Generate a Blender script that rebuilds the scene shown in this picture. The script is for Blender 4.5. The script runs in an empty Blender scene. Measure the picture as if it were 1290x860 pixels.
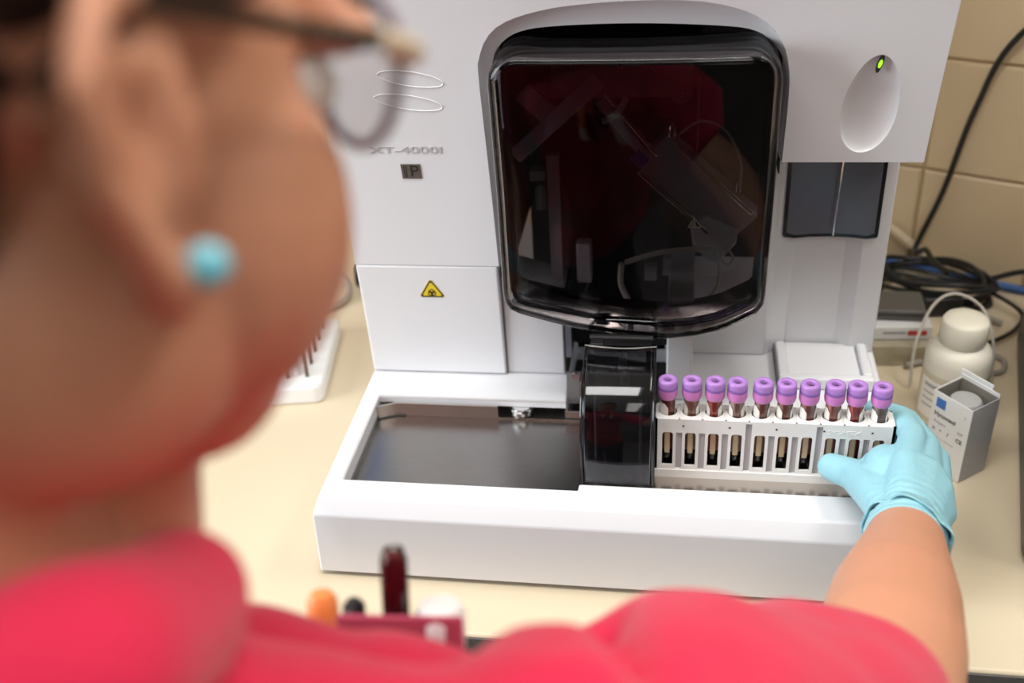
import bpy, bmesh, math, random
from mathutils import Vector, Matrix, noise
random.seed(7)
PI = math.pi
scene = bpy.context.scene
COL = scene.collection
Z0 = 0.92                      # height of the worktop above the floor; the set is modelled worktop-relative and lifted at the end

# ------------------------------------------------------------------ camera
yaw, pitch, roll = (math.radians(a) for a in (10.4448, 32.3578, 4.1044))
cy, sy, cp, sp = math.cos(yaw), math.sin(yaw), math.cos(pitch), math.sin(pitch)
fw = Vector((-sy * cp, cy * cp, -sp)); rt = Vector((cy, sy, 0)); dn = fw.cross(rt)
r2 = rt * math.cos(roll) + dn * math.sin(roll); d2 = -rt * math.sin(roll) + dn * math.cos(roll)
CAM = Vector((0, -.684, .710))
cd = bpy.data.cameras.new('camera'); cam = bpy.data.objects.new('camera', cd); COL.objects.link(cam)
cam.matrix_world = Matrix(((r2.x, -d2.x, -fw.x, 0), (r2.y, -d2.y, -fw.y, 0), (r2.z, -d2.z, -fw.z, 0), (0, 0, 0, 1)))
cam.matrix_world.translation = CAM + Vector((0, 0, Z0))
cd.sensor_width = 36; cd.lens = 1310 / 1290 * 36; cd.clip_start = .02
cd.dof.use_dof = True; cd.dof.focus_distance = .885; cd.dof.aperture_fstop = 3.8
scene.camera = cam
# ------------------------------------------------------------------ world, lights, exposure
w = bpy.data.worlds.new('world'); scene.world = w; w.use_nodes = True
w.node_tree.nodes['Background'].inputs[0].default_value = (.9, .95, 1, 1)
w.node_tree.nodes['Background'].inputs[1].default_value = .25
def area(name, loc, target, sx, sy_, power, color):
    d = bpy.data.lights.new(name, 'AREA'); d.shape = 'RECTANGLE'; d.size = sx; d.size_y = sy_; d.energy = power; d.color = color
    o = bpy.data.objects.new(name, d); COL.objects.link(o); o.location = Vector(loc) + Vector((0, 0, Z0))
    o.rotation_euler = (Vector(target) - Vector(loc)).to_track_quat('-Z', 'Y').to_euler()
    return o
area('ceiling_panel_light', (-.30, -.45, 1.72), (-.30, -.45, 0), 1.2, .36, 21, (1, .985, .955))
area('ceiling_panel_light', (.90, .25, 1.72), (.90, .25, 0), .45, 1.2, 27, (1, .985, .955))
area('ceiling_panel_light', (.35, -1.75, 1.72), (.35, -1.75, 0), .45, 1.2, 5, (1, .985, .955))
area('window_daylight', (-2.05, -.7, .75), (0, .0, .2), 1.3, 1.1, 58, (.88, .945, 1))
vs = scene.view_settings
vs.view_transform = 'Standard'; vs.look = 'None'; vs.gamma = 1; vs.use_curve_mapping = False; vs.exposure = -.24

# ------------------------------------------------------------------ materials
def newmat(name):
    m = bpy.data.materials.new(name); m.use_nodes = True
    nt = m.node_tree; return m, nt, nt.nodes['Principled BSDF']
def mat(name, col, rough=.5, metal=0, var=.04, scale=30, bump=0, bscale=200, sss=0, spec=.5, stretch=None, coat=0, sheen=0, trans=0, emit=0):
    m, nt, p = newmat(name); N = nt.nodes; L = nt.links
    tc = N.new('ShaderNodeTexCoord'); mp = N.new('ShaderNodeMapping')
    L.new(tc.outputs['Object'], mp.inputs[0])
    if stretch: mp.inputs['Scale'].default_value = stretch
    nz = N.new('ShaderNodeTexNoise'); nz.inputs['Scale'].default_value = scale; nz.inputs['Detail'].default_value = 4
    L.new(mp.outputs[0], nz.inputs[0])
    mx = N.new('ShaderNodeMix'); mx.data_type = 'RGBA'
    a = [max(0, c * (1 - var)) for c in col]; b = [min(1, c * (1 + var)) for c in col]
    mx.inputs[6].default_value = (*a, 1); mx.inputs[7].default_value = (*b, 1)
    L.new(nz.outputs[0], mx.inputs[0]); L.new(mx.outputs[2], p.inputs['Base Color'])
    p.inputs['Roughness'].default_value = rough; p.inputs['Metallic'].default_value = metal
    p.inputs['Specular IOR Level'].default_value = spec
    p.inputs['Coat Weight'].default_value = coat
    p.inputs['Sheen Weight'].default_value = sheen
    p.inputs['Transmission Weight'].default_value = trans
    if sss:
        p.inputs['Subsurface Weight'].default_value = sss; p.inputs['Subsurface Radius'].default_value = (.012, .005, .003); p.inputs['Subsurface Scale'].default_value = .6
    if emit:
        p.inputs['Emission Color'].default_value = (*col, 1); p.inputs['Emission Strength'].default_value = emit
    if bump:
        n2 = N.new('ShaderNodeTexNoise'); n2.inputs['Scale'].default_value = bscale; n2.inputs['Detail'].default_value = 3
        L.new(mp.outputs[0], n2.inputs[0])
        bp = N.new('ShaderNodeBump'); bp.inputs['Strength'].default_value = bump; bp.inputs['Distance'].default_value = .002
        L.new(n2.outputs[0], bp.inputs['Height']); L.new(bp.outputs[0], p.inputs['Normal'])
    return m
def clear(name, tint, rough=.02, ior=1.45, boost=1.0):
    """thin see-through plastic or glass: tinted straight-through light plus Fresnel gloss"""
    m, nt, p = newmat(name); N = nt.nodes; L = nt.links
    N.remove(p)
    t = N.new('ShaderNodeBsdfTransparent'); t.inputs[0].default_value = (*tint, 1)
    g = N.new('ShaderNodeBsdfGlossy'); g.inputs['Roughness'].default_value = rough; g.inputs['Color'].default_value = (.85, .85, .85, 1)
    fr = N.new('ShaderNodeFresnel'); fr.inputs[0].default_value = ior
    ml = N.new('ShaderNodeMath'); ml.operation = 'MULTIPLY'; ml.inputs[1].default_value = boost; ml.use_clamp = True
    L.new(fr.outputs[0], ml.inputs[0])
    mx = N.new('ShaderNodeMixShader'); L.new(ml.outputs[0], mx.inputs[0]); L.new(t.outputs[0], mx.inputs[1]); L.new(g.outputs[0], mx.inputs[2])
    L.new(mx.outputs[0], N['Material Output'].inputs[0])
    return m
M = {}
M['plastic'] = mat('white_moulded_plastic', (.75, .755, .775), .42, var=.015, scale=9, bump=.04, bscale=900)
M['plastic2'] = mat('pale_grey_shaded_plastic', (.63, .63, .65), .45, var=.02, bump=.04, bscale=900)  # greyer copy of the white plastic, holding the shade under the hood
M['black'] = mat('black_plastic', (.012, .012, .013), .4)
M['blackgloss'] = mat('glossy_black_trim', (.008, .008, .009), .12)
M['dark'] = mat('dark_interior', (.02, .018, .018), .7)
M['smoke'] = clear('smoked_acrylic', (.45, .43, .44), .03, 1.34)
M['smoke2'] = clear('smoked_flap_acrylic', (.36, .36, .39), .06, 1.5)
M['glass'] = clear('clear_glass', (.93, .94, .94), .02, 1.45)
M['lens'] = clear('spectacle_lens', (.97, .98, .98), .01, 1.3, .3)
M['steel'] = mat('brushed_steel', (.34, .33, .32), .27, 1, var=.12, scale=40, stretch=(1, 18, 1), bump=.05, bscale=300)
M['steelp'] = mat('polished_steel', (.62, .57, .52), .22, 1, var=.08)
M['chrome'] = mat('chrome', (.8, .8, .8), .08, 1)
M['alu'] = mat('grey_aluminium', (.35, .35, .37), .4, .8)
M['rack'] = mat('white_rack_plastic', (.78, .77, .75), .4, var=.02, bump=.05, bscale=500)
M['rackshade'] = mat('shaded_rack_rib', (.42, .40, .41), .45, var=.1, scale=200, stretch=(30, 1, 1))  # rack plastic with the shade inside the slots put into the grey
M['cap'] = mat('lavender_cap', (.41, .21, .56), .35, var=.05, sss=.1)
M['capband'] = mat('purple_cap_band', (.25, .12, .40), .4)
M['skirt'] = mat('pink_lavender_cap_skirt', (.60, .21, .53), .35, var=.06, sss=.2)
M['rubber'] = mat('grey_rubber', (.035, .03, .045), .7)
M['label'] = mat('tube_label_paper', (.80, .77, .72), .7, var=.03)
M['strip'] = mat('shaded_label_strip', (.62, .50, .32), .7, var=.1, scale=200)  # label paper toned to beige for the shade inside the rack
M['blood'] = mat('dark_blood', (.012, .006, .006), .25)
M['film'] = [mat('blood_film_%d' % i, c, .3, var=.35, scale=160) for i, c in enumerate([(.44, .12, .09), (.75, .48, .40), (.78, .18, .14), (.76, .54, .47), (.62, .32, .27), (.62, .30, .24), (.62, .27, .23), (.76, .30, .24), (.66, .11, .09), (.46, .30, .26)])]
M['counter'] = mat('cream_laminate', (.70, .59, .42), .42, var=.03, scale=6, bump=.02, bscale=400)
M['tile'] = mat('beige_glazed_tile', (.76, .60, .38), .35, var=.05, scale=3)
M['grout'] = mat('tile_grout', (.58, .44, .27), .8, var=.05)
M['wall'] = mat('painted_wall', (.62, .58, .50), .8, var=.02, bump=.1, bscale=150)
M['ceiling'] = mat('ceiling_paint', (.75, .74, .72), .9)
M['floor'] = mat('vinyl_floor', (.20, .19, .18), .4, var=.1, scale=25)
M['wood'] = mat('brown_wood_laminate', (.16, .10, .06), .5, var=.2, scale=12, stretch=(1, 1, 8))
M['skin'] = mat('skin', (.58, .275, .168), .48, var=.06, scale=35, sss=.35, bump=.08, bscale=350)
M['hair'] = mat('dark_brown_hair', (.022, .012, .008), .5, var=.4, scale=60, stretch=(1, 6, 1), bump=.5, bscale=120)
M['scrub'] = mat('cherry_pink_scrub_fabric', (.64, .008, .058), .85, var=.05, scale=20, bump=.15, bscale=900, sheen=.2)
M['pocket'] = mat('mauve_pocket_fabric', (.50, .07, .13), .85, var=.05)
M['trousers'] = mat('navy_trousers', (.03, .035, .07), .85)
M['shoe'] = mat('white_shoe', (.7, .7, .7), .5)
M['glove'] = mat('blue_nitrile_glove', (.29, .56, .64), .42, var=.05, scale=40, sss=.12, bump=.35, bscale=140)
M['rim'] = mat('purple_grey_acetate', (.17, .125, .17), .25, var=.3, scale=150)
M['temple'] = mat('dark_brown_acetate', (.03, .017, .010), .25)
M['hingepc'] = mat('pale_horn_acetate', (.62, .50, .36), .3, var=.2, scale=200)
M['turq'] = mat('turquoise_enamel', (.22, .62, .75), .15, coat=.5)
M['turq2'] = mat('bright_cyan_spot', (.0, .55, .68), .08, coat=1)  # small cyan spot at the middle of the stud
M['white_eye'] = mat('eye_white', (.8, .78, .75), .2)
M['iris'] = mat('brown_iris', (.05, .025, .012), .15)
M['lip'] = mat('lip_skin', (.50, .16, .13), .4)
M['yellow'] = mat('yellow_sticker', (.80, .60, .02), .4)
M['ink'] = mat('black_ink', (.02, .018, .012), .5)
M['palegrey'] = mat('pale_grey_lettering', (.47, .47, .48), .5)
M['rearwall'] = mat('darkened_rear_wall', (.14, .13, .12), .8)  # unseen wall coloured dark so the hood's reflection stays dark
M['greytext'] = mat('grey_lettering', (.36, .36, .37), .5)
M['badge'] = mat('bronze_badge', (.20, .17, .15), .35, .7)
M['groove'] = mat('panel_joint', (.16, .15, .16), .7)
M['led'] = mat('green_led', (.35, 1, .02), .3, emit=1.6)
M['winglass'] = mat('dark_blue_grey_window', (.125, .13, .16), .22)
M['hdpe'] = mat('milky_bottle_plastic', (.74, .70, .60), .42, sss=.3)
M['hdpecap'] = mat('cream_bottle_cap', (.78, .74, .62), .45, sss=.15)
M['liquid'] = mat('pale_liquid', (.62, .55, .42), .4)
M['carton'] = mat('white_carton', (.78, .78, .77), .55, var=.02)
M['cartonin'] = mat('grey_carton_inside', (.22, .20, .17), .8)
M['cartonside'] = mat('printed_carton_side', (.42, .42, .44), .5, var=.2, scale=20)
M['blue'] = mat('blue_print', (.05, .17, .50), .5)
M['cable'] = mat('black_cable', (.012, .012, .013), .4)
M['bluecable'] = mat('blue_cable', (.05, .15, .45), .4)
M['greycable'] = mat('grey_cable', (.36, .33, .28), .5)
M['hose'] = mat('translucent_hose', (.60, .56, .48), .3)
M['greydev'] = mat('dark_grey_casing', (.10, .095, .085), .45)
M['pouch'] = mat('beige_packet', (.40, .35, .25), .8, var=.35, scale=60)
M['redprint'] = mat('red_print', (.55, .05, .04), .5)
M['orange'] = mat('orange_marker_cap', (.95, .30, .08), .4)
M['whitecap'] = mat('white_cap_plastic', (.85, .85, .84), .4)
M['redblood'] = mat('deep_red_blood', (.10, .008, .010), .2)
M['peg'] = mat('brown_metal_peg', (.12, .09, .08), .35, .6)
M['panel'] = mat('light_diffuser', (1, .96, .9), .5, emit=2.5)
M['cream'] = mat('cream_conduit', (.72, .60, .42), .5)
M['blueboard'] = mat('blue_reflection_board', (.10, .24, .55), .8, var=.08, scale=150)

# ------------------------------------------------------------------ mesh helpers
def V(*a): return Vector(a)
def obj(name, bm, m, parent=None, smooth=40, bevel=0, seg=2, kind=None):
    me = bpy.data.meshes.new(name)
    if isinstance(bm, bpy.types.Mesh): me = bm
    else:
        bmesh.ops.recalc_face_normals(bm, faces=bm.faces[:]); bm.to_mesh(me); bm.free()
    if not me.materials: me.materials.append(m)
    if smooth is not None:
        for p in me.polygons: p.use_smooth = True
        me.set_sharp_from_angle(angle=math.radians(smooth))
    o = bpy.data.objects.new(name, me); COL.objects.link(o)
    if parent: o.parent = parent
    if bevel:
        b = o.modifiers.new('bevel', 'BEVEL'); b.width = bevel; b.segments = seg; b.limit_method = 'ANGLE'; b.angle_limit = math.radians(35)
    if kind: o['kind'] = kind
    return o
def tag(o, label, cat, group=None):
    o['label'] = label; o['category'] = cat
    if group: o['group'] = group
    return o
def thing(name, label, cat, loc=(0, 0, 0), group=None):
    o = bpy.data.objects.new(name, None); COL.objects.link(o); o.empty_display_size = .02
    tag(o, label, cat, group); o.location = loc
    return o
def copy_tree(o, parent=None):
    c = o.copy(); COL.objects.link(c); c.parent = parent
    for ch in list(o.children): copy_tree(ch, c)
    return c
def B(): return bmesh.new()
def box(bm, x0, x1, y0, y1, z0, z1):
    vs_ = [bm.verts.new((x, y, z)) for x in (x0, x1) for y in (y0, y1) for z in (z0, z1)]
    for f in ((0, 1, 3, 2), (4, 6, 7, 5), (0, 4, 5, 1), (2, 3, 7, 6), (0, 2, 6, 4), (1, 5, 7, 3)): bm.faces.new([vs_[i] for i in f])
    return bm
def obox(bm, p, dirx, diry, size):
    """box centred at p with axes"""
    ax = Vector(dirx).normalized(); az = ax.cross(Vector(diry)).normalized(); ay = az.cross(ax)
    vs_ = [bm.verts.new(Vector(p) + ax * i * size[0] / 2 + ay * j * size[1] / 2 + az * k * size[2] / 2) for i in (-1, 1) for j in (-1, 1) for k in (-1, 1)]
    for f in ((0, 1, 3, 2), (4, 6, 7, 5), (0, 4, 5, 1), (2, 3, 7, 6), (0, 2, 6, 4), (1, 5, 7, 3)): bm.faces.new([vs_[i] for i in f])
    return bm
def prism(bm, pts, axis, a, b):
    """extrude a 2-D outline along an axis; pts are the other two coordinates in order"""
    def P(p, t):
        return {'x': (t, p[0], p[1]), 'y': (p[0], t, p[1]), 'z': (p[0], p[1], t)}[axis]
    A = [bm.verts.new(P(p, a)) for p in pts]; Bv = [bm.verts.new(P(p, b)) for p in pts]
    bm.faces.new(A); bm.faces.new(Bv[::-1])
    n = len(pts)
    for i in range(n): bm.faces.new((A[i], Bv[i], Bv[(i + 1) % n], A[(i + 1) % n]))
    return bm
def lathe(bm, prof, c=(0, 0, 0), n=24, cap=True, a0=0, a1=2 * PI, axis=None):
    full = abs(a1 - a0 - 2 * PI) < 1e-6
    k = n if full else n + 1
    rot = Vector((0, 0, 1)).rotation_difference(Vector(axis)).to_matrix() if axis else Matrix.Identity(3)
    rings = []
    for r, z in prof:
        rings.append([bm.verts.new(Vector(c) + rot @ Vector((r * math.cos(a0 + (a1 - a0) * i / n), r * math.sin(a0 + (a1 - a0) * i / n), z))) for i in range(k)])
    for u, v in zip(rings, rings[1:]):
        for i in range(n if full else n): bm.faces.new((u[i], u[(i + 1) % k], v[(i + 1) % k], v[i]))
    if cap and full:
        bm.faces.new(rings[0][::-1]); bm.faces.new(rings[-1])
    return bm
def smoothpath(pts, n=6):
    P = [Vector(p) for p in pts]; out = []
    for i in range(len(P) - 1):
        p0 = P[max(i - 1, 0)]; p1 = P[i]; p2 = P[i + 1]; p3 = P[min(i + 2, len(P) - 1)]
        for k in range(n):
            t = k / n
            out.append(.5 * ((2 * p1) + (p2 - p0) * t + (2 * p0 - 5 * p1 + 4 * p2 - p3) * t * t + (3 * p1 - p0 - 3 * p2 + p3) * t ** 3))
    out.append(P[-1]); return out
def tube(bm, pts, r, n=8, smooth=True, k=6, closed=False):
    P = smoothpath(pts, k) if smooth else [Vector(p) for p in pts]
    rings = []; N = len(P); up = None
    for i, p in enumerate(P):
        d = (P[min(i + 1, N - 1)] - P[max(i - 1, 0)])
        if d.length < 1e-9: d = Vector((0, 0, 1))
        d.normalize()
        if up is None:
            up = d.cross(Vector((.13, .21, 1))).normalized()
        up = (up - d * up.dot(d)).normalized(); w_ = d.cross(up)
        rr = r(i / (N - 1)) if callable(r) else r
        rings.append([bm.verts.new(p + (up * math.cos(2 * PI * j / n) + w_ * math.sin(2 * PI * j / n)) * rr) for j in range(n)])
    for u, v in zip(rings, rings[1:]):
        for j in range(n): bm.faces.new((u[j], u[(j + 1) % n], v[(j + 1) % n], v[j]))
    bm.faces.new(rings[0][::-1]); bm.faces.new(rings[-1])
    return bm
def ell(bm, c, r, rot=None, n=16):
    mt = Matrix.Translation(Vector(c)) @ (rot.to_4x4() if rot else Matrix.Identity(4)) @ Matrix.Diagonal((*(r if hasattr(r, '__len__') else (r, r, r)), 1))
    bmesh.ops.create_uvsphere(bm, u_segments=n, v_segments=max(8, n * 2 // 3), radius=1, matrix=mt)
    return bm
def caps(bm, p0, r0, p1, r1, n=22):
    p0 = Vector(p0); p1 = Vector(p1)
    d = p1 - p0
    rot = Vector((0, 0, 1)).rotation_difference(d).to_matrix()
    rings = []
    m = 4
    L = [(r0 * math.cos(a), -r0 * math.sin(a)) for a in [PI / 2 * (m - i) / m for i in range(m + 1)]][1:]
    L += [(r1 * math.cos(a), d.length + r1 * math.sin(a)) for a in [PI / 2 * i / m for i in range(m + 1)]][:-1]
    rings = [[bm.verts.new(p0 + rot @ Vector((r * math.cos(2 * PI * j / n), r * math.sin(2 * PI * j / n), z))) for j in range(n)] for r, z in L]
    a = bm.verts.new(p0 + rot @ Vector((0, 0, -r0))); b = bm.verts.new(p0 + rot @ Vector((0, 0, d.length + r1)))
    for u, v in zip(rings, rings[1:]):
        for j in range(n): bm.faces.new((u[j], u[(j + 1) % n], v[(j + 1) % n], v[j]))
    for j in range(n):
        bm.faces.new((a, rings[0][(j + 1) % n], rings[0][j])); bm.faces.new((b, rings[-1][j], rings[-1][(j + 1) % n]))
    return bm
def chain(bm, pts):
    for (p, r), (q, s) in zip(pts, pts[1:]): caps(bm, p, r, q, s)
    return bm
def blob(bm, voxel, smooth=6, fac=.5):
    """fuse overlapping solids into one continuous skin"""
    bmesh.ops.recalc_face_normals(bm, faces=bm.faces[:])
    me = bpy.data.meshes.new('tmp'); bm.to_mesh(me); bm.free()
    o = bpy.data.objects.new('tmp', me); COL.objects.link(o)
    r = o.modifiers.new('r', 'REMESH'); r.mode = 'VOXEL'; r.voxel_size = voxel
    s = o.modifiers.new('s', 'SMOOTH'); s.factor = fac; s.iterations = smooth
    dg = bpy.context.evaluated_depsgraph_get(); dg.update()
    out = bpy.data.meshes.new_from_object(o.evaluated_get(dg))
    bpy.data.objects.remove(o); return out
def text_bm(s, size, sx=1.0, ext=.0004, bold=False):
    c = bpy.data.curves.new('t', 'FONT'); c.body = s; c.size = size; c.extrude = ext; c.align_x = 'CENTER'; c.align_y = 'CENTER'
    if bold: c.offset = size * .02
    o = bpy.data.objects.new('t', c); COL.objects.link(o)
    dg = bpy.context.evaluated_depsgraph_get(); dg.update()
    me = bpy.data.meshes.new_from_object(o.evaluated_get(dg)); bpy.data.objects.remove(o)
    bm = bmesh.new(); bm.from_mesh(me)
    for v in bm.verts: v.co.x *= sx
    return bm
def place(bm, o, ux, uy, uz=None):
    """map local x,y,z of a flat piece onto axes at o"""
    ux = Vector(ux); uy = Vector(uy); uz = Vector(uz) if uz else ux.cross(uy).normalized()
    for v in bm.verts:
        v.co = Vector(o) + ux * v.co.x + uy * v.co.y + uz * v.co.z
    return bm
def disc(bm, cx, cy_, rx, ry, z0, z1, n=24, r_in=None, a=0):
    ca, sa = math.cos(a), math.sin(a)
    def P(t, k, z): x, y = k * rx * math.cos(t), k * ry * math.sin(t); return (cx + x * ca - y * sa, cy_ + x * sa + y * ca, z)
    ts = [2 * PI * i / n for i in range(n)]
    A = [bm.verts.new(P(t, 1, z1)) for t in ts]; A0 = [bm.verts.new(P(t, 1, z0)) for t in ts]
    for i in range(n): bm.faces.new((A0[i], A0[(i + 1) % n], A[(i + 1) % n], A[i]))
    if r_in is None: bm.faces.new(A); bm.faces.new(A0[::-1])
    else:
        C1 = [bm.verts.new(P(t, r_in, z1)) for t in ts]; C0 = [bm.verts.new(P(t, r_in, z0)) for t in ts]
        for i in range(n):
            j = (i + 1) % n
            bm.faces.new((A[i], A[j], C1[j], C1[i])); bm.faces.new((C0[i], C0[j], A0[j], A0[i])); bm.faces.new((C1[i], C1[j], C0[j], C0[i]))
    return bm
def arc(cx, cz, r, a0, a1, n=6, rz=None):
    return [(cx + r * math.cos(math.radians(a0 + (a1 - a0) * i / n)), cz + (rz or r) * math.sin(math.radians(a0 + (a1 - a0) * i / n))) for i in range(n + 1)]
def resample(pts, n):
    P = [Vector(p) for p in pts]; L = [0]
    for a, b in zip(P, P[1:]): L.append(L[-1] + (b - a).length)
    out = []
    for i in range(n):
        t = L[-1] * i / (n - 1); k = 0
        while k < len(L) - 2 and L[k + 1] < t: k += 1
        u = (t - L[k]) / max(1e-9, L[k + 1] - L[k]); out.append(P[k].lerp(P[k + 1], u))
    return out
def inset(pts, d):
    """move a counter-clockwise or clockwise convex outline inward by d"""
    n = len(pts); c = sum((Vector(p) for p in pts), Vector((0, 0))) / n; out = []
    for i in range(n):
        a = Vector(pts[i - 1]); b = Vector(pts[(i + 1) % n]); t = (b - a).normalized(); nn = Vector((-t.y, t.x))
        if nn.dot(c - Vector(pts[i])) < 0: nn = -nn
        out.append(tuple(Vector(pts[i]) + nn * d))
    return out

# ================================================================== the room
def struct(name, bm, m, parent=None, **k):
    o = obj(name, bm, m, parent, **k)
    o['kind'] = 'structure'; return o
FZ, CZ = -Z0, 1.78
WA = Vector((.2894, .655, 0)); WU = Vector((.9117, -.4108, 0)); WN = Vector((-.4108, -.9117, 0))      # tiled wall: a point at the worktop, its run, its normal
def wp(s, z, off=0): return WA + WU * s + WN * off + Vector((0, 0, z))
struct('floor', box(B(), -2.2, 2.2, -2.6, 1.9, FZ - .05, FZ), M['floor'])
struct('ceiling', box(B(), -2.2, 2.2, -2.6, 1.9, CZ, CZ + .05), M['ceiling'])
bm = B(); obox(bm, wp(0, (FZ + CZ) / 2, -.056), WU, WN, (6.2, .1, CZ - FZ))
wall = struct('wall_back', bm, M['grout'])
TP = .146
bm = B(); box(bm, -.0712, .0712, -.003, .003, -.0712, .0712)
bmesh.ops.bevel(bm, geom=[e for e in bm.edges if all(v.co.y > 0 for v in e.verts)], offset=.0022, segments=1, affect='EDGES')
tile_me = None
for i in range(-5, 8):
    for k in range(0, 8):
        if tile_me is None:
            t = obj('tile', bm, M['tile'], wall, smooth=None); tile_me = t.data
        else:
            t = bpy.data.objects.new('tile', tile_me); COL.objects.link(t); t.parent = wall
        t.location = wp(.03 + TP * (i + .5), -.006 + TP * (k + .5), -.004)
        t.rotation_euler = (0, 0, math.atan2(-WU.y, -WU.x))
struct('wall_right', box(B(), 2.2, 2.3, -2.6, 1.9, FZ, CZ), M['wall'])
struct('wall_front', box(B(), -2.2, 2.2, -2.7, -2.6, FZ, CZ), M['rearwall'])
bm = B()
for a in ((-2.6, -1.4, FZ, CZ), (.0, 1.9, FZ, CZ), (-1.4, .0, FZ, .15), (-1.4, .0, 1.35, CZ)): box(bm, -2.3, -2.2, a[0], a[1], a[2], a[3])
struct('wall_left', bm, M['wall'])
win = struct('window_1', box(box(box(box(B(), -2.25, -2.19, -1.4, .0, .15, .2), -2.25, -2.19, -1.4, .0, 1.3, 1.35), -2.25, -2.19, -1.4, -1.35, .2, 1.3), -2.25, -2.19, -.05, .0, .2, 1.3), M['whitecap'])
obj('pane', box(B(), -2.235, -2.23, -1.35, -.05, .2, 1.3), M['glass'], win)
for (x, y), wd in zip(((-.30, -.45), (.90, .25), (.35, -1.75)), ('straight above the worker', 'above the worktop away from the window', 'over the room behind the worker')):
    t = thing('ceiling_light', 'flat white ceiling light panel ' + wd, 'light', (x, y, 1.76), 'ceiling light panels')
    if x < 0: t.rotation_euler.z = PI / 2
    bm = B(); box(bm, -.20, .20, -.62, -.6, -.02, .02); box(bm, -.20, .20, .6, .62, -.02, .02); box(bm, -.20, -.18, -.6, .6, -.02, .02); box(bm, .18, .20, -.6, .6, -.02, .02)
    obj('frame', bm, M['whitecap'], t); obj('diffuser', box(B(), -.18, .18, -.6, .6, -.005, .015), M['panel'], t)

# worktop and the cupboards that carry it
ct = thing('countertop', 'long cream laminate worktop under the white analyzer', 'countertop', (0, 0, -.04))
def wally(x): return WA.y + (x - WA.x) / WU.x * WU.y
bm = prism(B(), [(-2.19, -.063), (1.86, -.063), (1.86, wally(1.86) - .004), (-2.19, wally(-2.19) - .004)], 'z', .005, .04)
obj('top', bm, M['counter'], ct, bevel=.003)
obj('front_edge', box(B(), -2.19, 1.86, -.0655, -.0632, .004, .037), M['greydev'], ct)
for i, wd in enumerate(('farthest from the cable coil', 'under the middle of the white analyzer', 'nearest the cable coil')):
    t = thing('base_cabinet', 'brown wood base cabinet below the cream worktop, ' + wd, 'cabinet', (-.9 + .6 * i, .2, FZ), 'base cabinets')
    obj('body', box(B(), -.298, .298, -.22, .22, .08, .884), M['wood'], t); obj('plinth', box(B(), -.298, .298, -.18, .2, 0, .08), M['dark'], t)
    for s in (-1, 1):
        d = obj('door', box(B(), min(s * .003, s * .295), max(s * .003, s * .295), -.24, -.2202, .1, .87), M['wood'], t, bevel=.002)
        obj('handle', tube(B(), [(s * .04, -.24, .62), (s * .04, -.27, .63), (s * .04, -.27, .75), (s * .04, -.24, .76)], .005), M['chrome'], d)
t = thing('wall_cabinet', 'brown wood wall cabinet hung on the tiled wall above the cable coil', 'cabinet', wp(.5, .60, 0))
t.rotation_euler = (0, 0, math.atan2(WU.y, WU.x))
obj('body', box(B(), -.62, .62, -.13, -.001, 0, .6), M['wood'], t)
for s in (-1, 1): obj('door', box(B(), min(s * .003, s * .615), max(s * .003, s * .615), -.15, -.1302, .005, .595), M['wood'], t, bevel=.002)
t = thing('added_blue_board', 'unseen blue board added on the tiled wall for the steel tray to reflect', 'board', wp(-1.05, .62, .004)); t.rotation_euler = (0, 0, math.atan2(WU.y, WU.x))  # out-of-view board added to give the steel tray its blue reflection
obj('panel', box(B(), -.35, .35, -.012, 0, 0, .5), M['blueboard'], t)
obj('frame', box(box(box(box(B(), -.37, .37, -.018, 0, -.02, 0), -.37, .37, -.018, 0, .5, .52), -.37, -.35, -.018, 0, 0, .5), .35, .37, -.018, 0, 0, .5), M['alu'], t)

# ================================================================== the analyzer
AN = thing('blood_analyzer', 'large white blood analyzer with smoked black hood on the worktop', 'analyzer', (-.055, .25, 0))
OFF = Vector((.055, -.25, 0))
def part(name, bm, m, parent=None, **k):
    if isinstance(bm, bpy.types.Mesh):
        bm.transform(Matrix.Translation(OFF))
    else:
        for v in bm.verts: v.co += OFF
    return obj(name, bm, m, parent or AN, **k)
def yf(z): return .2 - .36 * (z - .098) ** 2          # the housing's front leans forward as it rises
XL, XR = -.3145, .2055
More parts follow.
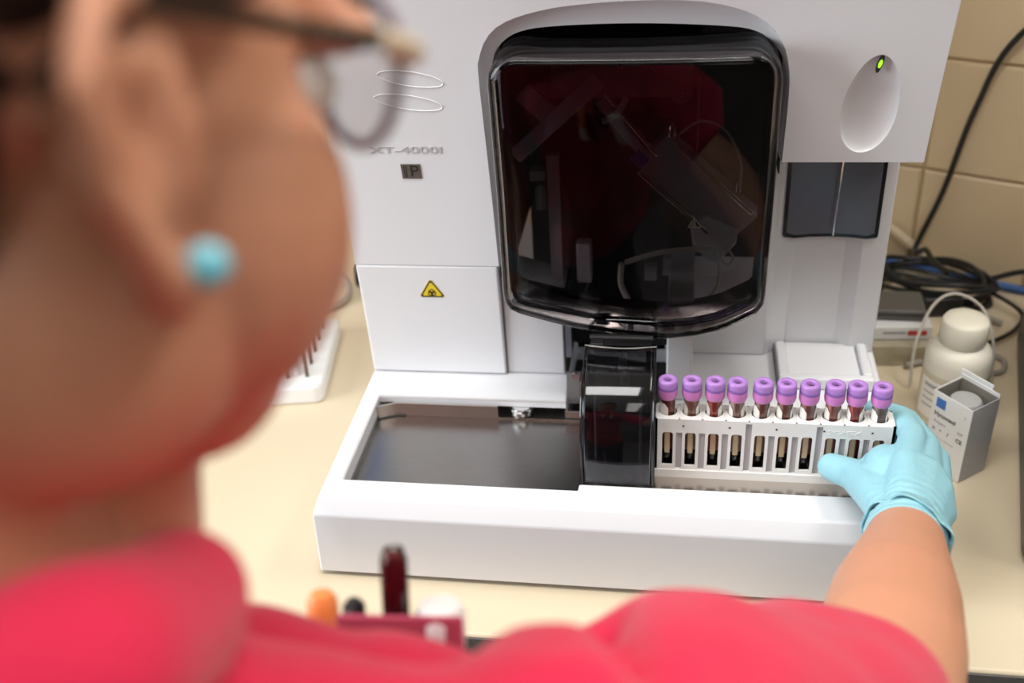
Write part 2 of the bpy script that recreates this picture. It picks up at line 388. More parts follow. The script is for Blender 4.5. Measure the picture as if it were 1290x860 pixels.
# --- base with the sampler recess
xs = [XL, -.298, -.105, -.0805, -.006, .194, XR]; ys = [0, .0245, .033, .157, .27, .56]
def solid(i, j):
    if i in (1, 2) and j in (1, 2): return False
    if i in (3, 4) and j in (2,): return False
    if i in (2, 3) and j == 3: return False
    return 0 <= i < 6 and 0 <= j < 5
bm = B(); cache = {}
def gv(i, j, lev):
    z = (.098, .082, .0065)[lev]; o = (0, .010, .003)[lev]; ox = (0, .0055, .0125)[lev]
    x, y = xs[i], ys[j]
    if i == 0: x -= ox
    if i == 6: x += ox
    if j == 0: y -= o
    key = (i, j, lev)
    if key not in cache: cache[key] = bm.verts.new((x, y, z))
    return cache[key]
def iv(i, j, z):
    key = (i, j, 'in', z)
    if key not in cache: cache[key] = bm.verts.new((xs[i], ys[j], z))
    return cache[key]
for i in range(6):
    for j in range(5):
        if not solid(i, j): continue
        bm.faces.new((gv(i, j, 0), gv(i + 1, j, 0), gv(i + 1, j + 1, 0), gv(i, j + 1, 0)))
        for (a, b, di, dj) in (((i, j), (i + 1, j), 0, -1), ((i + 1, j), (i + 1, j + 1), 1, 0), ((i + 1, j + 1), (i, j + 1), 0, 1), ((i, j + 1), (i, j), -1, 0)):
            ni, nj = i + di, j + dj
            if solid(ni, nj): continue
            if 0 <= ni < 6 and 0 <= nj < 5:
                zb = .090 if dj == -1 and j == 3 else .072
                bm.faces.new((gv(*a, 0), gv(*b, 0), iv(*b, zb), iv(*a, zb)))
            else:
                for l in (0, 1): bm.faces.new((gv(*a, l), gv(*b, l), gv(*b, l + 1), gv(*a, l + 1)))
bmesh.ops.remove_doubles(bm, verts=bm.verts[:], dist=1e-5)
part('base', bm, M['plastic'], bevel=.0022, seg=3)
part('rear_slot', box(box(box(B(), -.298, -.106, .200, .203, .06, .09), -.005, .194, .200, .203, .06, .09), -.1045, -.0065, .199, .272, .068, .074), M['dark'])
for x in (XL + .05, XR - .05):
    for y in (.03, .5): part('foot', lathe(B(), [(.012, .0), (.014, .008)], (x, y, 0), 12), M['black'])
part('sampler_tray', box(box(B(), -.298, -.0805, .024, .199, .074, .078), -.298, -.2965, .024, .157, .078, .083), M['steel'])
part('rack_lane', box(box(B(), -.0805, .194, .033, .199, .086, .0905), -.082, -.0805, .0335, .199, .074, .0905), M['steelp'])
bm = B(); prism(bm, [(-.2975, .142), (-.2785, .1505), (-.1735, .1505), (-.1735, .1525), (-.279, .1525), (-.298, .144)], 'z', .0782, .0935)
box(bm, -.1735, -.082, .1505, .1525, .0782, .0801); box(bm, -.105, -.082, .1504, .1526, .0832, .0900)
br = part('guide_rail', bm, M['steelp'])
part('rail_edge', tube(B(), [(-.2975, .1415, .0787), (-.279, .150, .0787), (-.27, .150, .0787)], .0009, smooth=False), M['black'], br)
part('sensor_knob', lathe(B(), [(.0095, .0), (.0118, .002), (.0118, .006), (.0100, .007), (.0100, .0092)], (-.1505, .1605, .0804), 24), M['chrome'])
# --- sensor block in the gap left of the flap
g = part('inner_bracket', box(B(), -.104, -.083, .165, .168, .0906, .128), M['alu'])
part('screw', lathe(B(), [(.0035, 0), (.0035, .002)], (-.095, .165, .125), 10, axis=(0, -1, 0)), M['chrome'], g)
part('inner_plate', box(B(), -.1085, -.1025, .205, .208, .12, .17), M['winglass'])
part('inner_post', box(B(), -.089, -.084, .14, .16, .0906, .135), M['steelp'])
# --- upper housing: one shell with a wide arched mouth
out_l = [(-.1695, .231), (-.1692, .33), (-.1682, .428), (-.1650, .449), (-.1555, .4675), (-.1375, .4805), (-.1, .4903), (-.0486, .4945), (.0063, .4938), (.0428, .4865), (.0655, .4742), (.0795, .4561), (.0867, .4317), (.0885, .400), (.0885, .346)]
out_l = [tuple(p) for p in resample([(p.x, p.y) for p in smoothpath([(a, b, 0) for a, b in out_l], 5)], 64)]
out_l[0] = (-.1695, .231); out_l[-1] = (.0885, .346)
bm = B()
outline = [(XL, .231)] + out_l + [(XR, .346), (XR, .62), (XL, .62)]
fvs = [bm.verts.new((x, 0, z)) for x, z in outline]; bm.faces.new(fvs)
for zc in [.26 + .02 * i for i in range(18)]:
    bmesh.ops.bisect_plane(bm, geom=bm.verts[:] + bm.edges[:] + bm.faces[:], plane_co=(0, 0, zc + .0003), plane_no=(0, 0, 1), dist=1e-6)
ret = bmesh.ops.extrude_face_region(bm, geom=bm.faces[:])
ext = {v for v in ret['geom'] if isinstance(v, bmesh.types.BMVert)}
for v in bm.verts: v.co.y = .555 if v in ext else yf(v.co.z)
UH = part('upper_housing', bm, M['plastic'], smooth=30)
# scoop the egg-shaped switch dish out of the face
cut = B(); ell(cut, (0, 0, 0), (1, 1, 1), None, 40)
for v in cut.verts:
    x, y, z = v.co; v.co = Vector((.0222 * x * (1 - .13 * z) + z * .0018, .0085 * y, .0460 * z))
rl = Matrix.Rotation(math.atan(.72 * (.4005 - .098)), 4, 'X')
for v in cut.verts: v.co = Vector((.1540, yf(.4005), .4005)) + rl @ v.co
bmesh.ops.recalc_face_normals(cut, faces=cut.faces[:])
cme = bpy.data.meshes.new('cutter'); cut.to_mesh(cme); cut.free(); co_ = bpy.data.objects.new('cutter', cme); COL.objects.link(co_)
bo = UH.modifiers.new('dish', 'BOOLEAN'); bo.operation = 'DIFFERENCE'; bo.object = co_; bo.solver = 'EXACT'
dg = bpy.context.evaluated_depsgraph_get(); dg.update()
nm = bpy.data.meshes.new_from_object(UH.evaluated_get(dg)); UH.modifiers.remove(bo); bpy.data.objects.remove(co_)
UH.data = nm
for p in nm.polygons: p.use_smooth = True
nm.set_sharp_from_angle(angle=math.radians(24))
bv = UH.modifiers.new('bevel', 'BEVEL'); bv.width = .0025; bv.segments = 3; bv.limit_method = 'ANGLE'; bv.angle_limit = math.radians(60)
# cove that leads from the housing face into the mouth
in_l = [(-.1605, .231), (-.1600, .33), (-.1595, .4159), (-.1563, .4421), (-.148, .4564), (-.1315, .4668), (-.1012, .4711), (-.037, .4722), (.0258, .4690), (.057, .4642), (.0735, .4522), (.0835, .4345), (.0862, .4129), (.0868, .39), (.0868, .346)]
n = 90
A = resample([(p[0], p[1]) for p in out_l], n); C_ = resample([(p.x, p.y) for p in smoothpath([(a, b, 0) for a, b in in_l], 5)], n)
bm = B(); rows = []
for k, (t, dy) in enumerate(((0, .0004), (.12, .003), (.4, .0075), (.75, .011), (1, .0125), (1, .05))):
    row = []
    for a, c in zip(A, C_):
        p = a.lerp(c, t); row.append(bm.verts.new((p.x, yf(p.y) + dy, p.y)))
    rows.append(row)
for u, v in zip(rows, rows[1:]):
    for i in range(n - 1): bm.faces.new((u[i], u[i + 1], v[i + 1], v[i]))
part('mouth_cove', bm, M['plastic'], smooth=50)
# --- lower front
def panel_block(x0, x1, z0, z1, off, back, tops=None):
    bm = B(); zs = [z0 + (z1 - z0) * i / 8 for i in range(9)]
    prism(bm, [(yf(z) + off, z) for z in zs] + [(back, z1), (back, z0)], 'x', x0, x1); return bm
part('lower_left_panel', panel_block(XL, -.1712, .0995, .2300, 0, .30), M['plastic'], bevel=.002, seg=3, smooth=30)
part('panel_joint', box(B(), XL + .003, -.170, .1995, .25, .228, .233), M['groove'])
bm = B(); prism(bm, [(-.1702, .099), (-.110, .099), (-.110, .193), (-.1702, .2125)], 'y', .2045, .26)
part('inner_left_panel', bm, M['plastic2'], bevel=.0015)
part('panel_groove', box(B(), -.1714, -.1700, .2035, .25, .099, .22), M['groove'])
part('right_cheek', box(B(), -.006, .0188, .166, .27, .0985, .213), M['plastic2'], bevel=.002)  # its grey carries the hood's shadow
cs = [(.0188, .252), (.094, .252), (.0985, .258), (.104, .262), (.116, .2705), (.166, .2705), (.181, .262), (.1955, .262), (.2050, .264)]
part('right_column', prism(B(), cs + [(.205, .5), (.0188, .5)], 'z', .0985, .352), M['plastic'], smooth=12, bevel=.0012)
# cavity lining
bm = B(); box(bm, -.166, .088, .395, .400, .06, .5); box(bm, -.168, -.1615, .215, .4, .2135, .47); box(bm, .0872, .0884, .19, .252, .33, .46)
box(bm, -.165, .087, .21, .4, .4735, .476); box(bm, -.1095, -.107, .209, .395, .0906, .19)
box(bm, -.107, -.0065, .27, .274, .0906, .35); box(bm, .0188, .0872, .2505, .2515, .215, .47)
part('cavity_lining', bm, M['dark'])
# --- sampler window, needle and tray
wz = .2325
bm = B()
wo = [(.1035, .345), (.1035, wz + .003)] + arc(.1065, wz + .003, .003, 180, 270, 4) + [(.115, wz - .001), (.13, wz + .0008), (.148, wz + .0014), (.166, wz + .0008), (.183, wz - .001)] + arc(.1905, wz + .003, .003, 270, 360, 4) + [(.1935, .345)]
prism(bm, wo, 'y', .2590, .2700)
wf = part('sample_window_frame', bm, M['blackgloss'], bevel=.0006)
wi = [(.1068, .345), (.1068, wz + .0058), (.115, wz + .0032), (.13, wz + .005), (.148, wz + .0056), (.166, wz + .005), (.183, wz + .0032), (.1895, wz + .0058), (.1895, .345)]
part('window_pane', prism(B(), wi, 'y', .2583, .2589), M['winglass'], wf)
part('probe_guard', lathe(B(), [(.016, .338), (.016, .3455)], (.151, .243, 0), 24), M['glass'])
part('needle', tube(B(), [(.1515, .2475, .345), (.1495, .2475, .241)], .0011, smooth=False), M['chrome'])
bm = B(); box(bm, .105, .1965, .191, .201, .0985, .112); box(bm, .105, .1148, .201, .2600, .0985, .112); box(bm, .1868, .1965, .201, .2600, .0985, .112); box(bm, .1148, .1868, .201, .2690, .0985, .1055)
st = part('sample_tray', bm, M['plastic'], bevel=.0025, seg=3)
part('tray_shadow_gap', box(B(), .1035, .1050, .195, .259, .0983, .1095), M['groove'], st)
# --- start switch: shallow egg-shaped dish with the green lamp
def on_front(bm, x0, z0, lift=0):
    for v in bm.verts: v.co = Vector((x0 + v.co.x, yf(z0 + v.co.y) - lift - v.co.z, z0 + v.co.y))
    return bm
bm = disc(B(), 0, 0, .0020, .0078, 0, .0036, 20, None, -.22)
sw = part('lamp_socket', on_front(bm, .1560, .4370, -.0030), M['black'])
part('lamp', on_front(disc(B(), 0, 0, .0013, .0036, .0036, .0044, 12, None, -.22), .1558, .4375, -.0030), M['led'], sw)
# --- lettering and marks
part('model_lettering', on_front(text_bm('XT-4000i', .0098, 1.80, bold=True), -.2430, .3585, .0001), M['palegrey'])
bd = part('maker_badge', on_front(box(B(), -.0093, .0093, -.0078, .0078, 0, .0009), -.2415, .3365), M['badge'], bevel=.0006)
part('badge_letter', on_front(text_bm('P', .0165, 1.1), -.2385, .3365, .0009), M['ink'], bd)
part('badge_line', on_front(box(box(B(), -.0066, -.0060, -.0062, .0062, 0, .0003), -.0048, -.0042, -.0062, .0062, 0, .0003), -.2415, .3365, .0009), M['ink'], bd)
for (x, z, rx) in ((-.2275, .4290, .0285), (-.2330, .4065, .0300)):
    bm = B(); P = []
    for i in range(41):
        a = 2 * PI * i / 40; u, v = rx * math.cos(a), .0068 * math.sin(a) + (-.0025 if 0 else 0)
        P.append((u * .99 + v * .12, -u * .16 + v, .0))
    tube(bm, P, .0006, 6, smooth=False)
    part('embossed_oval', on_front(bm, x, z), M['plastic'])
def tri(bm, r, z0, z1, hole=None, w_=1.06):
    P = [(w_ * r * math.cos(PI / 2 + 2 * PI * i / 3), r * math.sin(PI / 2 + 2 * PI * i / 3)) for i in range(3)]
    q = []
    for i in range(3):
        a, b, c = Vector(P[i - 1]), Vector(P[i]), Vector(P[(i + 1) % 3])
        q += [b.lerp(a, .09), b.lerp(c, .09)]
    n_ = 6
    A1 = [bm.verts.new((*p, z1)) for p in q]; A0_ = [bm.verts.new((*p, z0)) for p in q]
    for i in range(n_): bm.faces.new((A0_[i], A0_[(i + 1) % n_], A1[(i + 1) % n_], A1[i]))
    if hole is None: bm.faces.new(A1); bm.faces.new(A0_[::-1])
    else:
        H1 = [bm.verts.new((p[0] * hole, p[1] * hole, z1)) for p in q]; H0 = [bm.verts.new((p[0] * hole, p[1] * hole, z0)) for p in q]
        for i in range(n_):
            j = (i + 1) % n_
            bm.faces.new((A1[i], A1[j], H1[j], H1[i])); bm.faces.new((H1[i], H1[j], H0[j], H0[i])); bm.faces.new((A0_[j], A0_[i], H0[i], H0[j]))
    return bm
bs = part('biohazard_sticker', on_front(tri(B(), .0150, 0, .0003), -.2400, .2005), M['yellow'], smooth=None)
part('sticker_border', on_front(tri(B(), .0142, .0003, .0005, .82), -.2400, .2005), M['ink'], bs, smooth=None)
bm = B(); disc(bm, 0, 0, .0016, .0016, .0003, .0006, 12, .4)
for k in range(3):
    a = PI / 2 + 2 * PI * k / 3; disc(bm, .0024 * math.cos(a), .0024 * math.sin(a), .0022, .0022, .0003, .0006, 16, .62)
    b = a + PI; bm2 = None
    P = [Vector((.0012, -.0007)), Vector((.0040, -.0011)), Vector((.0040, .0011)), Vector((.0012, .0007))]
    rot2 = lambda p: (p.x * math.cos(b) - p.y * math.sin(b), p.x * math.sin(b) + p.y * math.cos(b))
    prism(bm, [rot2(p) for p in P], 'z', .0003, .0006)
part('biohazard_symbol', on_front(bm, -.2400, .1985), M['ink'], bs, smooth=None)

# --- smoked hood
YH = .115
ho = arc(-.130, .438, .0245, 90, 178, 8, .0215) + [(-.1535, .34), (-.1543, .245)] + arc(-.1365, .2375, .0178, 180, 245, 6) + [(-.115, .2137), (-.085, .2067), (-.05, .2015), (-.01, .1985), (.02, .2025), (.045, .2095)] + arc(.0595, .2395, .0192, 285, 357, 6) + [(.0792, .33)] + arc(.0575, .437, .0215, 2, 90, 8, .0222)
ho = [tuple(p) for p in resample(ho + [ho[0]], 96)][:-1]
def hood_shell(outline, y0, depth, th, fillet, bulge=0):
    bm = B()
    def ring(d, y, dz=0):
        pts = inset(outline, d) if d else outline
        cx = sum(p[0] for p in outline) / len(outline); hw = max(abs(p[0] - cx) for p in outline)
        return [bm.verts.new((p[0], y + bulge * ((p[0] - cx) / hw) ** 2, p[1] + dz)) for p in pts]
    n_ = len(outline)
    outer = [ring(fillet, y0), ring(fillet * .55, y0 + fillet * .12), ring(fillet * .25, y0 + fillet * .38), ring(0, y0 + fillet), ring(0, y0 + depth)]
    inner = [ring(th, y0 + depth), ring(th, y0 + fillet + th * .4), ring(fillet + th * .3, y0 + th)]
    alls = outer + inner
    for u, v in zip(alls, alls[1:]):
        for i in range(n_): bm.faces.new((u[i], u[(i + 1) % n_], v[(i + 1) % n_], v[i]))
    bm.faces.new(outer[0]); bm.faces.new(inner[-1][::-1])
    return bm
part('smoked_hood', hood_shell(ho, YH, .060, .0032, .007, .004), M['smoke'], smooth=50)
# dark gasket behind the hood's rim
gk = [(p[0], p[1]) for p in inset(ho, .0045)]; gi = inset(ho, .0085)
bm = B(); n_ = len(gk)
for y in (0,):
    a = [bm.verts.new((p[0], YH + .0135, p[1])) for p in gk]; b = [bm.verts.new((p[0], YH + .0135, p[1])) for p in gi]
    c = [bm.verts.new((p[0], YH + .058, p[1])) for p in gk]; d = [bm.verts.new((p[0], YH + .058, p[1])) for p in gi]
    for u, v in ((a, b), (b, d), (d, c), (c, a)):
        for i in range(n_): bm.faces.new((u[i], u[(i + 1) % n_], v[(i + 1) % n_], v[i]))
part('hood_frame', bm, M['black'])
hw_ = part('hood_warning_mark', place(tri(B(), .0068, 0, .0003, .78), (.0151, YH - .0002, .3170), (1, 0, 0), (0, 0, 1), (0, -1, 0)), M['ink'], smooth=None)
part('mark_bar', box(B(), .0143, .0159, YH - .0005, YH - .0001, .3155, .3205), M['ink'], hw_)
# --- sampler flap
fo = []
prof = [(.0335, .0992), (.0335, .135), (.0352, .153), (.0400, .168), (.0500, .181), (.0700, .193), (.1000, .2030)]
bm = B(); x0, x1 = -.0782, -.0145
def flap_ring(x, d):
    return [(x, y + d * .9, z - d * .45) for y, z in prof]
cols = [(x0, .024), (x0, .004), (x0 + .0012, .0012), (x0 + .004, 0), (-.046, -.0006), (x1 - .004, 0), (x1 - .0012, .0012), (x1, .004), (x1, .024)]
outer = [[bm.verts.new(p) for p in flap_ring(x, d)] for x, d in cols]
icol = [(x0 + .0022, .024), (x0 + .0022, .004), (x0 + .003, .0032), (x0 + .005, .0025), (-.046, .002), (x1 - .005, .0025), (x1 - .003, .0032), (x1 - .0022, .004), (x1 - .0022, .024)]
inner = [[bm.verts.new(p) for p in flap_ring(x, d)] for x, d in icol]
m_ = len(prof)
for G in (outer, inner):
    for u, v in zip(G, G[1:]):
        for i in range(m_ - 1): bm.faces.new((u[i], v[i], v[i + 1], u[i + 1]))
for i in range(m_ - 1):
    bm.faces.new((outer[0][i], outer[0][i + 1], inner[0][i + 1], inner[0][i])); bm.faces.new((outer[-1][i], outer[-1][i + 1], inner[-1][i + 1], inner[-1][i]))
for e in (0, m_ - 1):
    for k in range(len(cols) - 1): bm.faces.new((outer[k][e], outer[k + 1][e], inner[k + 1][e], inner[k][e]))
fl = part('sampler_flap', bm, M['smoke2'], smooth=50)
for xx in (x0 + .0005, x1 - .0005): part('flap_trim', tube(B(), [(xx, y - .0005, z) for y, z in prof], .0009, 6), M['blackgloss'], fl)
part('flap_trim', tube(B(), [(x0, .0995, .2035), (-.046, .0975, .2022), (x1, .0995, .2035)], .0009, 6), M['chrome'], fl)
part('flap_hinge', tube(box(B(), -.073, -.062, .100, .115, .198, .206), [(-.0745, .108, .207), (-.018, .108, .207)], .0025, smooth=False), M['black'])
bm = B(); box(bm, -.072, -.020, .120, .124, .0906, .20)
part('sampler_core', bm, M['dark'])
for xx, zz in ((-.0685, .165), (-.0275, .16)): part('guide_pin', tube(B(), [(xx, .08, .0906), (xx, .08, zz)], .0013, smooth=False), M['alu'])
for xx, zz in ((-.045, .18), (-.043, .16)): part('roller', lathe(B(), [(.004, 0), (.004, .02)], (xx, .12, zz), 12, axis=(0, -1, 0)), M['alu'])
part('lane_pad', disc(B(), -.045, .052, .011, .009, .0905, .0915, 24), M['greydev'])
# --- mechanism behind the hood
Y = .235
def bar(name, p, q, wd, dp, m, y=Y, par=None):
    p = Vector((p[0], y, p[1])); q = Vector((q[0], y, q[1]))
    return part(name, obox(B(), (p + q) / 2, q - p, (0, 1, 0), ((q - p).length, dp, wd)), m, par, bevel=.0008)
M['mech'] = mat('mid_grey_mechanism', (.52, .48, .50), .4, .3); M['mechd'] = mat('dark_grey_mechanism', (.20, .19, .20), .4, .3)
M['mauve'] = mat('mauve_acrylic_bar', (.48, .38, .44), .2); M['bluefoil'] = mat('blue_tape', (.10, .12, .35), .4)
mp = part('mounting_plate', box(B(), -.12, .012, .262, .266, .375, .425), M['mechd'])
for x, z, r in ((-.1016, .411, .006), (-.054, .409, .007), (-.0244, .4065, .0085), (.0013, .382, .0105), (-.088, .411, .004)):
    pu = part('pulley', lathe(B(), [(r, 0), (r, .002), (r * .8, .003), (r * .8, .006), (r, .007), (r, .009)], (x, .262, z), 24, axis=(0, -1, 0)), M['mechd'])
    part('bolt', lathe(B(), [(.0025, 0), (.0025, .004), (.0015, .005)], (x, .253, z), 12, axis=(0, -1, 0)), M['chrome'], pu)
bar('slide_bar', (-.1505, .336), (-.070, .409), .015, .006, M['mauve'], .215)
bar('bracket_plate', (-.147, .385), (-.118, .357), .020, .003, M['mech'], .255)
bar('syringe_rod', (-.066, .394), (-.0192, .3352), .0035, .0035, M['chrome'], .22)
bar('syringe_sleeve', (-.072, .383), (-.030, .330), .010, .004, M['mauve'], .232)
bk = bar('syringe_block', (-.024, .338), (.062, .257), .042, .02, M['mech'], .235)
bar('block_rib', (-.003, .346), (.070, .276), .004, .003, M['steelp'], .222, bk); bar('block_rib', (-.036, .318), (.030, .255), .004, .003, M['steelp'], .222, bk)
bar('blue_tab', (-.040, .337), (-.030, .327), .012, .004, M['bluefoil'], .218)
part('curved_lever', tube(B(), [(-.069, .219, .368), (-.056, .219, .375), (-.047, .219, .390)], .003), M['mech'])
part('vertical_rail', box(B(), -.1235, -.112, .232, .24, .19, .33), M['mech'])
part('side_block', box(B(), -.141, -.126, .236, .25, .302, .312), M['mech']); part('valve', lathe(B(), [(.006, 0), (.006, .02), (.003, .024)], (-.131, .24, .272), 14), M['mech'])
part('pump_body', box(B(), -.098, -.083, .235, .25, .19, .235), M['mech'], bevel=.002)
bm = B(); prism(bm, [(.013, .262), (.028, .273), (.058, .258), (.057, .243), (.040, .222), (.030, .225), (.016, .242)], 'y', .222, .246)
part('white_bracket', bm, M['plastic2'], bevel=.002)
part('hose', tube(B(), [(-.048, .215, .226), (-.02, .213, .237), (.01, .213, .242), (.035, .215, .241)], .0026), M['hose'])
part('hose', tube(B(), [(-.052, .22, .222), (-.053, .22, .20), (-.046, .22, .182), (-.04, .22, .17)], .003), M['hose'])
part('hose', tube(B(), [(.038, .214, .240), (.042, .213, .22), (.040, .213, .20), (.030, .214, .188), (.016, .215, .187)], .0016), M['hose'])
part('hose', tube(B(), [(.046, .214, .245), (.054, .213, .235), (.05, .213, .226), (.043, .214, .232)], .0012), M['hose'])
part('hose', tube(B(), [(0, .222, .354), (.02, .22, .368), (.042, .22, .358), (.056, .22, .33), (.057, .22, .304)], .0012), M['hose'])
part('fitting', lathe(B(), [(.004, 0), (.004, .008), (.002, .012)], (-.006, .222, .353), 10), M['chrome'])
part('fitting', lathe(B(), [(.003, 0), (.003, .01)], (.056, .222, .298), 10), M['chrome'])
part('tube_gripper', box(box(B(), -.030, -.018, .226, .236, .20, .215), -.012, -.004, .226, .236, .206, .225), M['mech'])

# ================================================================== things on the worktop and in the analyzer
# --- sample rack
RX0, RX1, RY0, RY1, RZ0, RZ1 = -.0137, .1895, .0585, .0825, .0906, .155
TX = [-.0027 + .02 * i for i in range(10)]; TY = .0705
rk = thing('tube_rack', 'white plastic ten-place rack holding the lavender-capped tubes, gripped by the glove', 'rack', (.088, TY, RZ0))
def rp(name, bm, m, parent=None, **k):
    for v in bm.verts: v.co -= Vector((.088, TY, RZ0))
    return obj(name, bm, m, parent or rk, **k)
bm = B()
for i, x in enumerate(TX):                                   # top plate with a round hole for each tube
    xa = RX0 if i == 0 else x - .01; xb = RX1 if i == 9 else x + .01
    sq, ci, cl, so = [], [], [], []
    for k in range(24):
        a = 2 * PI * k / 24 + PI / 24; c, s = math.cos(a), math.sin(a)
        tx = ((xb - x) if c > 0 else (xa - x)) / c; ty = ((RY1 - TY) if s > 0 else (RY0 - TY)) / s; t = min(tx, ty)
        sq.append(bm.verts.new((x + c * t, TY + s * t, RZ1))); ci.append(bm.verts.new((x + c * .0079, TY + s * .0079, RZ1 + .0006))); cl.append(bm.verts.new((x + c * .0077, TY + s * .0077, RZ1 - .010)))
    for k in range(24):
        j = (k + 1) % 24
        bm.faces.new((sq[k], sq[j], ci[j], ci[k])); bm.faces.new((ci[k], ci[j], cl[j], cl[k]))
    for cx_, cy2 in ((xa, RY0), (xb, RY0), (xa, RY1), (xb, RY1)):       # square corners
        p = bm.verts.new((cx_, cy2, RZ1)); near = sorted(sq, key=lambda v: (v.co - p.co).length)[:2]
        if near[0].co.x != near[1].co.x and near[0].co.y != near[1].co.y: bm.faces.new((near[0], near[1], p))
gaps = [RX0] + [(a + b) / 2 for a, b in zip(TX, TX[1:])] + [RX1]
WW, SW = .0047, .0027
for i, x in enumerate(TX):
    for (za, zb) in ((.1405, RZ1), (RZ0, .1035)): box(bm, x - WW, x + WW, RY0, RY0 + .002, za, zb)
    for s in (-1, 1):                                          # rounded window corners
        prism(bm, [(x + s * WW, .1405), (x + s * (WW - .002), .1405), (x + s * (WW - .0008), .1398), (x + s * WW, .1380)], 'y', RY0, RY0 + .002)
    l = RX0 if i == 0 else gaps[i] + SW; r = RX1 if i == 9 else gaps[i + 1] - SW
    box(bm, l, x - WW, RY0, RY0 + .002, RZ0, RZ1); box(bm, x + WW, r, RY0, RY0 + .002, RZ0, RZ1)
for k, gx in enumerate(gaps[1:-1]):
    top = .1525 if k in (3, 6) else .1405
    box(bm, gx - SW, gx + SW, RY0, RY0 + .002, top, RZ1); box(bm, gx - SW, gx + SW, RY0, RY0 + .002, RZ0, .0995)
box(bm, RX0, RX1, RY1 - .002, RY1, RZ0, RZ1); box(bm, RX0, RX1, RY0, RY1, RZ0, RZ0 + .0028)
box(bm, RX0, RX0 + .002, RY0, RY1, RZ0, RZ1); box(bm, RX1 - .002, RX1, RY0, RY1, RZ0, RZ1)
box(bm, RX0, RX1, RY0 - .0016, RY0, RZ0, RZ0 + .0085)
rp('frame', bm, M['rack'], smooth=30)
for k, gx in enumerate(gaps[1:-1]):
    top = .1525 if k in (3, 6) else .1405
    rp('rib', box(B(), gx - SW, gx + SW, RY0 + .0022, RY0 + .0034, .0995, top), M['rackshade'])
    if k % 2 == 0: rp('pin_hole', lathe(B(), [(.0009, 0), (.0009, .0003)], (gx + .0035, RY0 - .0001, .1480), 10, axis=(0, -1, 0)), M['ink'])
rp('embossed_lettering', place(text_bm('SYSMEX', .0062, 1.3, .0002), (.1475, RY0 - .0001, .1465), (1, 0, 0), (0, 0, 1), (0, -1, 0)), M['rack'])
# --- the ten tubes
nth = ['first', 'second', 'third', 'fourth', 'fifth', 'sixth', 'seventh', 'eighth', 'ninth', 'tenth']
def cyl_sector(r0, r1, z0, z1, a0, a1, n=12, slant=0):
    bm = B(); R = []
    for k in range(n + 1):
        a = a0 + (a1 - a0) * k / n; e = 1 - min(1, min(k, n - k) / 2.0)
        zt = z1 - slant * e
        R.append([bm.verts.new((r * math.cos(a), r * math.sin(a), z)) for r, z in ((r0, z0), (r1, z0), (r1, zt), (r0, zt))])
    for u, v in zip(R, R[1:]):
        for j in range(4): bm.faces.new((u[j], v[j], v[(j + 1) % 4], u[(j + 1) % 4]))
    bm.faces.new(R[0]); bm.faces.new(R[-1][::-1]); return bm
TB = .0945
me_cache = {}
def shared(key, make, name, m, parent, **k):
    if key in me_cache:
        o = bpy.data.objects.new(name, me_cache[key]); COL.objects.link(o); o.parent = parent; return o
    o = obj(name, make(), m, parent, **k); me_cache[key] = o.data; return o
def mk_glass(): return lathe(B(), [(.0012, 0), (.004, .0008), (.0058, .003), (.0064, .0065), (.0064, .080)], n=20, cap=True)
def mk_blood(): return lathe(B(), [(.001, .0007), (.0036, .0014), (.0052, .0035), (.0059, .0068), (.0059, .0215)], n=18)
def mk_film(): return lathe(B(), [(.0060, .0215), (.0060, .0765)], n=18)
def mk_label(): return cyl_sector(.0065, .0068, .0475, .0720, math.radians(-90 + 33), math.radians(270 - 33), 22, .0045)
def mk_strip(): return cyl_sector(.0065, .0068, .0190, .0475, math.radians(-90 - 20), math.radians(-90 + 20), 4)
def mk_cap():
    return lathe(B(), [(.0065, .0880), (.0075, .0882), (.0084, .0888), (.0084, .0922), (.0081, .0943), (.0071, .0952), (.0044, .0952), (.0036, .0945), (.0034, .0905)], n=28, cap=False)
def mk_band(): return lathe(B(), [(.0070, .0858), (.0087, .0860), (.0087, .0886), (.0078, .0889)], n=28, cap=False)
def mk_skirt():
    bm = lathe(B(), [(.0066, .0768), (.0078, .0766), (.0083, .0780), (.0087, .0795), (.0088, .0820), (.0087, .0858), (.007, .0860)], n=48, cap=False)
    for i, v in enumerate(bm.verts):
        z = v.co.z
        if .079 <= z <= .0858 and i % 2: v.co.x *= .985; v.co.y *= .985
    return bm
def mk_stop(): return lathe(B(), [(.0036, .0890), (.0036, .0908), (.0012, .0902)], n=16)
where = {0: 'right beside the smoked flap', 9: 'beside the gloved fingers'}
for i, x in enumerate(TX):
    lab = 'lavender-capped blood tube, %s along the rack counted from the smoked flap' % nth[i]
    t = thing('blood_tube', lab, 'test tube', (x, TY, TB), 'lavender-capped tubes in the white rack')
    t.rotation_euler = (math.radians(random.uniform(-.6, .3)), math.radians(random.uniform(-.8, .8)), 0)
    shared('g', mk_glass, 'glass', M['glass'], t); shared('b', mk_blood, 'blood', M['blood'], t)
    obj('blood_film', mk_film(), M['film'][i], t)
    l = shared('l', mk_label, 'label', M['label'], t); l.rotation_euler.z = math.radians((38, 6, -4, 2, 14, 10, 18, 4, -6, 12)[i])
    shared('s', mk_strip, 'label_strip', M['strip'], t)
    c = shared('c', mk_cap, 'cap', M['cap'], t, smooth=50)
    shared('cb', mk_band, 'band', M['capband'], c); sk = shared('sk', mk_skirt, 'skirt', M['skirt'], c, smooth=60); sk.rotation_euler.z = random.random()
    shared('st', mk_stop, 'stopper', M['rubber'], c)
